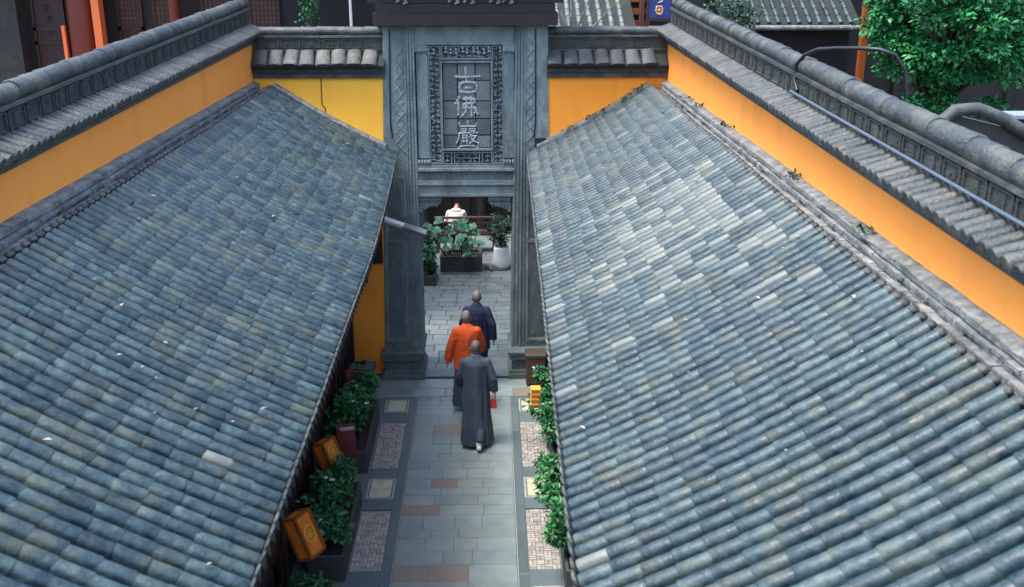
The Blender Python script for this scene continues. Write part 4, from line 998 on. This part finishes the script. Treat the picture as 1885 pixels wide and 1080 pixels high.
# dark hall at the back of the courtyard
H = thing('temple_hall', 'dark timber hall front at the back of the courtyard behind the gate', 'building', (-.5, 26.5, 0))
b = MB(); b.box(-1.9, 9, 26.6, 27, 0, 4.2); b.build('wall', 'wood_dk', H)
for x in (-1.7, -.2, 1.3, 2.8): b = MB(); b.tube([(x, 26.4, 0), (x, 26.4, 4.2)], .13, 12); b.build('column', 'wood_dk', H)
for x in (-1.45, -.95, .05, .55): b = MB(); b.box(x, x + .42, 26.56, 26.6, .1, 2.4); b.build('door', 'wood_dk', H)
b = MB(); b.hull8([(-2.1, 25.9, 4.1), (9.2, 25.9, 4.1), (9.2, 29, 4.1), (-2.1, 29, 4.1)], [(-2.1, 27.6, 5.1), (9.2, 27.6, 5.1), (9.2, 28.2, 5.1), (-2.1, 28.2, 5.1)]); b.build('roof', 'tile_bed', H)

# ------------------------------------------------------------------ upper left: red-columned hall
H = thing('temple_hall', 'dark hall with maroon doors and red columns behind the left wall', 'building', (-6, 20.5, 0))
b = MB(); b.box(-13, -1.95, 20.6, 21.2, 0, 9.0); b.build('wall', 'wood_dk', H)
b = MB(); b.box(-9.75, -8.85, 20.2, 20.6, 0, 8.6); b.build('stone_pier', 'coping_dk', H)
def door(x0, x1, lat=True):
    b = MB(); fr = .05; y = 20.56
    b.box(x0, x1, y, 20.6, 0, 8.2); d = b.build('door', 'wood_red', H)
    b = MB()
    for z in (4.6, 5.35, 5.62, 7.2): b.box(x0, x1, y - .03, y, z, z + .07)
    for x in (x0, x1 - fr): b.box(x, x + fr, y - .03, y, 4.0, 8.2)
    b.build('frame', 'wood_red', d)
    if lat:
        b = MB(); k = x0 + .11
        while k < x1 - .08: b.box(k, k + .018, y - .02, y, 5.69, 7.2); k += .075
        z = 5.75
        while z < 7.2: b.box(x0 + .05, x1 - .05, y - .024, y, z, z + .016); z += .09
        b.build('lattice', 'brown_wood', d)
for x0, x1, l_ in ((-8.72, -8.10, False), (-7.10, -6.62, True), (-6.62, -6.55, False), (-6.42, -6.0, True), (-5.5, -4.9, True), (-4.6, -4.0, True)): 
    if x1 - x0 > .2: door(x0, x1, l_)
# carved writing-like relief on the maroon panel at far left
b = MB(); rr = random.Random(12)
for j in range(6):
    z = 5.55 + j * .22
    for k in range(3):
        x = -8.47 + rr.uniform(-.02, .02); b.tube([(x, 20.545, z + k * .05), (x + .12, 20.545, z + k * .05 + rr.uniform(-.01, .02))], .008, 4)
    b.tube([(x + .05, 20.545, z - .01), (x + .05, 20.545, z + .13)], .008, 4)
b.build('couplet_relief', 'coping_dk', H)
for x, r, mm_ in ((-7.62, .26, 'red'), (-5.9, .12, 'red')):
    b = MB(); b.tube([(x, 20.15, 0), (x, 20.15, 8.6)], r, 20); b.build('column', mm_, H)
b = MB(); b.box(-7.36, -7.22, 19.95, 20.2, 0, 8.6); b.build('column_lit_side', 'orange_paint', H)  # lit side of the thick red column, painted as an orange strip
b = MB(); b.box(-7.98, -7.92, 20.0, 20.1, 4.0, 5.75); b.build('rail_post', 'orange_paint', H)
b = MB(); b.hull8([(-13.5, 18.9, 7.6), (-1.9, 18.9, 7.6), (-1.9, 22, 7.6), (-13.5, 22, 7.6)], [(-13.5, 20.9, 8.9), (-1.9, 20.9, 8.9), (-1.9, 22, 8.9), (-13.5, 22, 8.9)]); b.build('roof', 'tile_bed', H)
b = MB(); b.tube([(-2.50, 19.4, 0), (-2.50, 19.4, 7.2)], .025, 8); tag(b.build('pole', 'white_metal'), 'thin white pole behind the yellow end wall', 'pole')
shrub('shrub', (-3.25, 19.3, 6.1), (.16, .2, .35), 500, .07, 'thin pale green plant showing above the yellow end wall', 'leaf', base=4.9, seed=51)
b = MB(); b.box(-3.6, -2.9, 19.0, 19.6, 0, 4.9); tag(b.build('plinth', 'stone_dk'), 'dark stone plinth behind the yellow end wall', 'plinth')

# ------------------------------------------------------------------ upper right: roofs, sign, tree
def small_roof(x0, x1, ya, za, yb, zb, label, m_='tile_pale', sp=.2):
    t = thing('roofed_building', label, 'building', ((x0 + x1) / 2, (ya + yb) / 2, 0))
    b = MB(); b.box(x0 + .1, x1 - .1, ya + .35, yb + .3, 0, za - .12); b.build('wall', 'wood_dk', t)
    b = MB(); b.hull8([(x0, ya, za - .08), (x1, ya, za - .08), (x1, yb, zb - .08), (x0, yb, zb - .08)], [(x0, ya, za), (x1, ya, za), (x1, yb, zb), (x0, yb, zb)]); r = b.build('roof', 'tile_bed', t)
    a_ = int((x1 - x0) / sp); rr = random.Random(int(x0 * 10)); d = Vector((0, ya - yb, za - zb)); L = d.length; n = int(L / .24)
    for i in range(a_):
        for k in range(n):
            f_ = (k + .5) / n; p = Vector((x0 + (i + .5) * sp + rr.uniform(-.006, .006), lerp(ya, yb, f_), lerp(za, zb, f_) + .01))
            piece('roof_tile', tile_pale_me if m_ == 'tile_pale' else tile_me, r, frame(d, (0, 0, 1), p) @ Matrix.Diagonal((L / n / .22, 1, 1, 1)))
    return t
small_roof(1.2, 2.75, 19.4, 5.55, 21.6, 6.5, 'small pale tiled roof rising behind the right end wall')
t2 = small_roof(4.5, 7.2, 20.4, 5.72, 22.6, 6.9, 'dark tiled roof with pale eave between the right wall and the tree', 'tile')
b = MB(); b.tube([(4.3, 20.35, 5.66), (7.25, 20.35, 5.66)], .05, 8); b.build('eave_pole', 'mortar', t2)
b = MB(); b.box(7.13, 7.25, 20.1, 20.25, 0, 7.4); b.build('post', 'lantern_dk', t2)
H = thing('timber_frame', 'red and brown timber beams behind the blue sign', 'building', (3.2, 21.3, 0))
b = MB(); b.box(2.78, 4.3, 21.2, 21.5, 0, 8); b.build('wall', 'wood_dk', H)
for z in (5.62, 5.86, 6.1): b = MB(); b.box(2.78, 3.2, 21.1, 21.2, z, z + .12); b.build('beam', 'lantern_dk', H)
b = MB(); b.box(2.98, 3.06, 20.9, 21.1, 0, 7.6); b.build('post', 'brown_wood', H)
t = thing('hanging_sign', 'vertical blue sign board with gold characters above the right end wall', 'sign', (3.28, 20.5, 5.8))
b = MB(); b.box(3.08, 3.49, 20.46, 20.5, 5.84, 7.3); p = b.build('board', 'blue', t)
b = MB(); b.box(3.04, 3.53, 20.44, 20.52, 5.78, 5.84); b.box(3.04, 3.08, 20.44, 20.52, 5.84, 7.3); b.box(3.49, 3.53, 20.44, 20.52, 5.84, 7.3); b.build('frame', 'wood_red', t)
glyph([[(.9, 1), (.2, .9), (.2, .6), (.85, .5), (.85, .15), (.3, 0)], [(.2, .9), (.9, .85)]], 3.2, 3.36, 6.12, 6.34, 20.455, .018, 'gold', p)
glyph([[(.2, 1), (.1, .5), (.25, .1), (.75, .05), (.9, .5), (.8, .95), (.2, 1)], [(.3, .5), (.7, .5)], [(.5, .8), (.5, .2)]], 3.2, 3.36, 5.9, 6.06, 20.455, .018, 'gold', p)
glyph(YAN, 3.18, 3.40, 6.42, 6.66, 20.455, .014, 'gold', p)
# bare branches above the right end wall
t = thing('bare_tree', 'bare pale branches crossing in front of the small roof right of the gate', 'tree', (1.5, 18.6, 0))
b = MB(); rr = random.Random(3)
b.tube([(1.55, 18.6, 0), (1.5, 18.6, 3), (1.45, 18.6, 5.6)], [.07, .06, .045], 8); b.build('trunk', 'bark', t)
b = MB()
for a_, l_ in ((.9, 1.0), (1.3, .9), (.5, .8), (2.0, .8), (2.5, .6), (.2, .7), (1.6, 1.1)):
    p = [Vector((1.45, 18.6, 5.5 + rr.uniform(-.1, .1)))]
    for k in range(5): p.append(p[-1] + Vector((math.cos(a_) * l_ / 5 + rr.uniform(-.04, .04), rr.uniform(-.06, .06), math.sin(a_) * l_ / 5 + rr.uniform(-.03, .03))))
    b.tube(p, [.03, .025, .02, .015, .01, .006], 6)
b.build('branches', 'mortar', t)
# dark hall behind the tree
H = thing('dark_hall', 'near-black timber hall wall behind the leafy tree at the top right', 'building', (9, 23.5, 0))
b = MB(); b.box(4.4, 20, 23.4, 24, 0, 9); b.build('wall', 'wood_dk', H)
for i in range(9): b = MB(); b.box(5.2 + i * 1.3, 5.34 + i * 1.3, 23.28, 23.4, 0, 9); b.build('post', 'wood_dk', H)
b = MB(); b.hull8([(4, 22.3, 9), (20.4, 22.3, 9), (20.4, 26, 9), (4, 26, 9)], [(4, 24, 10), (20.4, 24, 10), (20.4, 26, 10), (4, 26, 10)]); b.build('roof', 'tile_bed', H)
# leafy tree
t = thing('leafy_tree', 'dense bright green tree above the right wall at the top right corner', 'tree', (8.0, 18.5, 0))
rr = random.Random(61)
b = MB(); b.tube([(8.0, 18.5, 0), (8.05, 18.5, 2), (7.95, 18.55, 3.8), (7.9, 18.5, 5.6)], [.22, .18, .13, .07], 10); b.build('trunk', 'bark', t)
cl = []
b = MB()
for i in range(190):
    while True:
        q = Vector((rr.uniform(-1, 1), rr.uniform(-1, 1), rr.uniform(-1, 1)))
        if .35 < q.length < 1: break
    c = Vector((8.2 + q.x * 1.6, 18.4 + q.y * 1.4, 6.1 + q.z * 1.45))
    if c.z < 5.1 and rr.random() < .35: continue
    cl.append((c, rr.uniform(.16, .30)))
    if i % 3 == 0: b.tube([(7.95, 18.5, 3.9 + rr.uniform(0, 1.2)), Vector((7.95, 18.5, 4.8)).lerp(c, .5), c], [.05, .03, .012], 6)
for dx, dz in ((-.2, 4.35), (.25, 4.3), (.6, 4.35), (.9, 4.5), (.05, 4.5), (-.5, 4.55), (1.2, 4.3)): cl.append((Vector((8.0 + dx, 18.2, dz)), .2))
b.build('limbs', 'bark', t)
def treefn(rr):
    c, r = rr.choice(cl); q = Vector((rr.gauss(0, 1), rr.gauss(0, 1), rr.gauss(.35, .8))).normalized()
    return c + Vector((q.x * r * 1.25, q.y * r * 1.25, q.z * r * .8)) * (.55 + .45 * rr.random()), q
leafcloud(46000, treefn, .095, 62, droop=.5, wratio=.6).build('crown', 'leaf_tree', t)
shrub('shrub', (4.45, 19.2, 6.05), (.55, .5, .28), 1300, .08, 'dark bush spilling over the dark tiled roof right of the blue sign', 'leaf_dk', base=4.8, seed=71)
b = MB(); b.box(4.0, 4.9, 18.9, 19.6, 0, 4.85); tag(b.build('plinth', 'stone_dk'), 'dark plinth under the bush right of the blue sign', 'plinth')
# curved grey roof end at far right
t = thing('curved_gable', 'curved grey gable ridge behind the right wall near the right edge', 'roof', (6.2, 12.4, 0))
b = MB(); b.box(5.6, 8.4, 12.25, 12.7, 0, 4.5); b.build('wall', 'stone_dk', t)
b = MB(); b.tube([(5.42, 12.3, 5.20), (5.58, 12.3, 5.36), (5.85, 12.3, 5.38), (6.15, 12.3, 5.27), (6.5, 12.3, 5.08), (7.0, 12.3, 4.87), (8.4, 12.3, 4.6)], .08, 12); b.build('ridge', 'coping', t)
b = MB(); b.hull8([(5.5, 12.35, 4.6), (8.4, 12.35, 4.2), (8.4, 12.6, 4.2), (5.5, 12.6, 4.6)], [(5.6, 12.35, 5.3), (8.4, 12.35, 4.62), (8.4, 12.6, 4.62), (5.6, 12.6, 5.3)]); b.build('gable', 'coping_dk', t)
b = MB(); b.box(7.3, 8.6, 14.2, 14.6, 4.93, 4.98); o = b.build('sheet', 'tarp'); tag(o, 'pale blue sheet lying behind the curved grey gable', 'sheet')
b = MB(); b.box(7.35, 8.55, 14.25, 14.55, 0, 4.925); tag(b.build('shed', 'wood_dk'), 'dark shed under the pale blue sheet', 'shed')

# ------------------------------------------------------------------ people
def remesh(mb, voxel, smooth=6):
    me = mb.mesh('tmp'); o = bpy.data.objects.new('tmp', me); COL.objects.link(o)
    md = o.modifiers.new('r', 'REMESH'); md.mode = 'VOXEL'; md.voxel_size = voxel; md.use_smooth_shade = True
    ms = o.modifiers.new('s', 'SMOOTH'); ms.iterations = smooth; ms.factor = .5
    dg = bpy.context.evaluated_depsgraph_get(); dg.update()
    out = bpy.data.meshes.new_from_object(o.evaluated_get(dg), depsgraph=dg)
    bpy.data.objects.remove(o); bpy.data.meshes.remove(me)
    return out
def rings(mb, rs, seg=36, fold=None, cap=True):
    """rs: (cx, cy, z, rx, ry, foldamp)"""
    vs = []; fs = []
    for (cx, cy, z, rx, ry, fa) in rs:
        for k in range(seg):
            a = 2 * PI * k / seg
            m_ = 1 + fa * (math.sin(a * 9 + z * 1.5) * .8 + math.sin(a * 5 + 1.3 + z * 2) * .8 + math.sin(a * 15 + .5 - z) * .5)
            vs.append((cx + rx * m_ * math.cos(a), cy + ry * m_ * math.sin(a), z))
    n = len(rs)
    for i in range(n - 1):
        for k in range(seg):
            k2 = (k + 1) % seg; fs.append((i * seg + k, i * seg + k2, (i + 1) * seg + k2, (i + 1) * seg + k))
    fs += [tuple(reversed(range(seg))), tuple((n - 1) * seg + k for k in range(seg))]
    mb.add(vs, fs, True)
def limb(mb, pts, rad, seg=12): 
    P = [Vector(p) for p in pts]; mb.tube(P, rad, seg)
    for p, r in zip(P, rad): mb.ell(p, (r, r, r), 10, 7)
def hand(mb, w_, d, side, s=1.0):
    """w_ wrist, d direction of the hand"""
    d = Vector(d).normalized(); sdv = d.cross(Vector((side, 0, 0))).normalized()   # across the palm
    nrm = Vector((side, 0, 0))
    pc = Vector(w_) + d * .05
    mb.ell(pc, (.018, .036, .05), 10, 7)
    for k in range(4):
        off = (k - 1.5) * .018; b0 = pc + d * .035 + sdv * off; l_ = (.062, .072, .068, .052)[k]
        limb(mb, [b0, b0 + d * l_ * .5, b0 + d * l_ * .85 - nrm * .018], [.009, .0085, .007], 6)
    b0 = pc - d * .015 + sdv * .034
    limb(mb, [b0, b0 + sdv * .022 + d * .025, b0 + sdv * .022 + d * .05 - nrm * .01], [.011, .01, .008], 6)
def person(loc, label, P, sc_=1.0):
    t = thing('person', label, 'person', loc, None); t['group'] = P.get('group', 'people walking to the gate')
    L = Vector(loc)
    b = MB(); hz = P['head']   # head centre (x,y,z)
    hx, hy, hh = hz
    # torso and legs
    rings(b, [(0, 0, .80, .14, .10, 0), (0, 0, .95, .15, .105, 0), (0, 0, 1.1, .13, .10, 0), (0, .0, 1.28, .165, .11, 0), (0, 0, 1.38, .17, .10, 0), (0, 0, 1.43, .10, .07, 0)], 20)
    limb(b, [(0, 0, 1.38), (hx * .5, hy * .5, 1.46), (hx, hy, hh - .07)], [.06, .052, .055])
    b.ell((hx, hy, hh), (.076, .094, .112), 20, 14)
    b.ell((hx, hy + .03, hh - .05), (.06, .065, .065), 14, 10)
    b.ell((hx, hy + .10, hh - .02), (.013, .02, .02), 8, 6)
    b.ell((hx, hy + .088, hh - .06), (.024, .01, .008), 8, 5)
    for s in (-1, 1):
        b.ell((hx + s * .078, hy - .005, hh - .015), (.012, .02, .032), 8, 7); b.ell((hx + s * .028, hy + .083, hh + .005), (.013, .01, .009), 8, 6)
    for s, arm in ((-1, P['L']), (1, P['R'])):
        limb(b, [(s * .155, 0, 1.36), arm[0], arm[1]], [.05, .04, .027]); hand(b, arm[1], Vector(arm[1]) * 1 - Vector(arm[0]), s)
    for s, lg in ((-1, P['LL']), (1, P['RL'])):
        limb(b, [(s * .08, 0, .85), lg[0], lg[1]], [.085, .056, .038])
        hl = Vector(lg[1]); b.ell(hl + Vector((0, .05, -.04)), (.038, .10, .03), 10, 6)
    b.v = [(x * sc_ + L.x, y * sc_ + L.y, z * sc_ + L.z) for x, y, z in b.v]
    me = remesh(b, .0075, 3)
    me.transform(Matrix.Translation(-L)); me.materials.clear(); link('body', me, M['skin'], t)
    # close-cropped hair
    hb = MB(); vs = []; n = 20
    hb.ell((hx, hy - .006, hh + .012), (.0795, .0965, .110), 20, 14)
    keep = [i for i, f in enumerate(hb.f) if (sum(hb.v[k][2] for k in f) / len(f) > hh - .045 + (.06 if sum(hb.v[k][1] for k in f) / len(f) > hy + .03 else 0))]
    hb.f = [hb.f[i] for i in keep]; hb.sm = [True] * len(hb.f)
    hb.v = [(x * sc_ + L.x, y * sc_ + L.y, z * sc_ + L.z) for x, y, z in hb.v]
    hb.build('hair', P['hair'], t)
    for nm, (fn, mt, vox) in P['clothes'].items():
        c = MB(); fn(c); c.v = [(x * sc_ + L.x, y * sc_ + L.y, z * sc_ + L.z) for x, y, z in c.v]
        me = remesh(c, vox, 3); me.transform(Matrix.Translation(-L)); me.materials.clear(); link(nm, me, M[mt], t)
    for s, lg in ((-1, P['LL']), (1, P['RL'])):
        c = MB(); hl = Vector(lg[1]); pitch = lg[2]
        mt = Matrix.Translation(Vector((hl.x, hl.y, hl.z - .045))) @ Matrix.Rotation(pitch, 4, 'X')
        c.ell((0, .06, .005), (.046, .125, .036), 12, 8, mt); c.ell((0, -.01, .03), (.042, .05, .045), 10, 7, mt); c.tube([(0, -.01, .03), (0, -.005, .13)], [.043, .041], 10, mtx=mt)
        c.v = [(x * sc_ + L.x, y * sc_ + L.y, z * sc_ + L.z) for x, y, z in c.v]
        c.build('shoe', P['shoe'], t)
    return t
def sleeve(c, sh, el, wr, r0, r1, r2, s):
    d = (Vector(wr) - Vector(el)).normalized()
    limb(c, [sh, el], [r0, r1]); 
    rads = []; pts = []
    for k in range(9):
        t = k / 8; pts.append(Vector(el).lerp(Vector(wr) + d * .02, t)); rads.append(lerp(r1, r2, t) * (1 + .045 * math.sin(k * 1.7 + s)))
    c.tube(pts, rads, 16)
    for k in range(0):
        t = .1 + k * .15; p = Vector(sh).lerp(Vector(el), t); c.ell(p + Vector((s * .012, -.02 * (k % 2), 0)), (lerp(r0, r1, t) * 1.07, lerp(r0, r1, t) * 1.06, .014), 12, 6)
def robe_long(arms, flare=.25, hem=.09, lean=0):
    def fn(c):
        rings(c, [(0, -.05, hem, flare, flare * .80, .085), (0, -.04, .30, flare * .93, flare * .76, .08), (0, -.02, .55, flare * .84, flare * .66, .07), (0, 0, .80, .205, .155, .055), (0, 0, 1.0, .185, .135, .04),
                  (0, 0, 1.2, .192, .13, .03), (0, 0, 1.33, .20, .122, .012), (0, 0, 1.39, .175, .10, 0), (0, .0, 1.44, .095, .075, 0), (0, .01, 1.485, .066, .064, 0)], 72)
        for s, a in ((-1, arms[0]), (1, arms[1])): sleeve(c, (s * .165, 0, 1.355), a[0], a[1], .068, .066, a[2], s)
    return fn
def jacket(arms, hem=.72, w0=.205):
    def fn(c):
        rings(c, [(0, -.01, hem, w0, .17, .08), (0, 0, .9, .205, .15, .065), (0, 0, 1.1, .195, .14, .045), (0, 0, 1.25, .20, .135, .025), (0, 0, 1.34, .205, .12, 0), (0, 0, 1.395, .175, .10, 0), (0, 0, 1.445, .09, .075, 0), (0, .01, 1.48, .066, .064, 0)], 60)
        for s, a in ((-1, arms[0]), (1, arms[1])): sleeve(c, (s * .17, 0, 1.355), a[0], a[1], .07, .07, a[2], s)
    return fn
def skirt(flare=.24, hem=.10):
    return lambda c: rings(c, [(0, -.03, hem, flare, flare * .8, .09), (0, -.02, .4, flare * .9, flare * .72, .08), (0, 0, .7, .19, .145, .05), (0, 0, .95, .165, .12, .01)], 72)
aL = [(-.235, .03, 1.12), (-.235, .16, .92)]; aR = [(.25, -.03, 1.11), (.275, .0, .90)]
person((-.23, 14.17, 0), 'person in a long dark grey robe walking away, holding a red bag',
       dict(head=(.0, .045, 1.565), L=aL, R=aR, LL=[(-.09, .14, .50), (-.08, .24, .10), 0], RL=[(.07, -.03, .46), (.04, -.30, .11), -.4], hair='stubble_dk', shoe='white_metal',
            clothes={'robe': (robe_long([(aL[0], aL[1], .062), (aR[0], aR[1], .06)], hem=.06, flare=.24), 'robe_grey', .010),
                     'trousers': (lambda c: [limb(c, [(s * .085, 0, .88), (s * .075, ym, .48), (s * .05, y2, z2)], [.11, .085, .062]) for s, ym, y2, z2 in ((-1, .12, .22, .2), (1, -.03, -.27, .2))], 'robe_grey', .012)}))
bL = [(-.255, -.04, 1.12), (-.305, -.03, .87)]; bR = [(.24, .05, 1.12), (.22, .2, .95)]
person((-.39, 15.45, 0), 'person in a bright orange jacket over a grey robe, middle of the three walking',
       dict(head=(-.01, .05, 1.565), L=bL, R=bR, LL=[(-.09, .1, .5), (-.08, .18, .10), 0], RL=[(.08, .0, .48), (.07, -.16, .12), -.3], hair='stubble', shoe='white_metal',
            clothes={'jacket': (jacket([(bL[0], bL[1], .07), (bR[0], bR[1], .066)]), 'robe_orange', .010), 'skirt': (skirt(.25, .10), 'robe_grey', .012)}))
cL = [(-.235, .03, 1.12), (-.22, .14, .90)]; cR = [(.26, -.05, 1.12), (.285, -.03, .86)]
person((-.24, 16.40, 0), 'person in a navy blue jacket and trousers, furthest of the three, passing through the gate',
       dict(head=(.0, .045, 1.575), L=cL, R=cR, LL=[(-.09, .1, .5), (-.08, .18, .10), 0], RL=[(.08, .0, .48), (.08, -.16, .12), -.3], hair='stubble', shoe='black',
            clothes={'jacket': (jacket([(cL[0], cL[1], .062), (cR[0], cR[1], .06)], .66, .21), 'robe_navy', .010),
                     'trousers': (lambda c: [limb(c, [(s * .085, 0, .88), (s * .09, y1, .5), (s * .08, y2, .14)], [.115, .095, .075]) for s, y1, y2 in ((-1, .1, .18), (1, 0, -.16))], 'robe_navy', .012)}))
# seated visitor behind the bench
person((-.83, 24.46, 0), 'person in a white shirt sitting hunched on the slatted bench behind the gate',
       dict(group='', head=(.02, .27, 1.40), L=[(-.24, .1, 1.12), (-.16, .3, 1.0)], R=[(.24, .1, 1.12), (.16, .3, 1.0)], LL=[(-.1, .42, .86), (-.1, .46, .50), 0], RL=[(.1, .42, .86), (.1, .46, .50), 0], hair='brown_wood', shoe='black',
            clothes={'shirt': (lambda c: (rings(c, [(0, -.02, .84, .17, .13, .02), (0, -.03, 1.05, .18, .14, .02), (0, -.02, 1.25, .2, .14, .01), (0, .0, 1.36, .19, .12, 0), (0, .05, 1.44, .09, .08, 0)], 40), [sleeve(c, (s * .17, 0, 1.35), (s * .24, .1, 1.12), (s * .16, .3, 1.0), .07, .062, .055, s) for s in (-1, 1)]), 'shirt', .012),
                     'trousers': (lambda c: [limb(c, [(s * .085, 0, .88), (s * .1, .42, .87), (s * .1, .46, .52)], [.11, .085, .06]) for s in (-1, 1)], 'robe_navy', .012)})).location.z = -.40
for o in bpy.data.objects:
    if o.get('group') == '': del o['group']
# red bag
t = thing('handbag', 'small red bag held in the right hand by the person in grey', 'bag', (.02, 14.19, .66))
b = MB(); b.hull8([(-.02, 14.15, .60), (.085, 14.15, .60), (.085, 14.23, .60), (-.02, 14.23, .60)], [(-.005, 14.16, .73), (.07, 14.16, .73), (.07, 14.22, .73), (-.005, 14.22, .73)]); b.build('body', 'bag_red', t)
b = MB(); b.tube([(.0, 14.19, .72), (.02, 14.19, .80), (.045, 14.18, .84), (.06, 14.19, .80), (.065, 14.19, .72)], .005, 6); b.build('strap', 'bag_red', t)
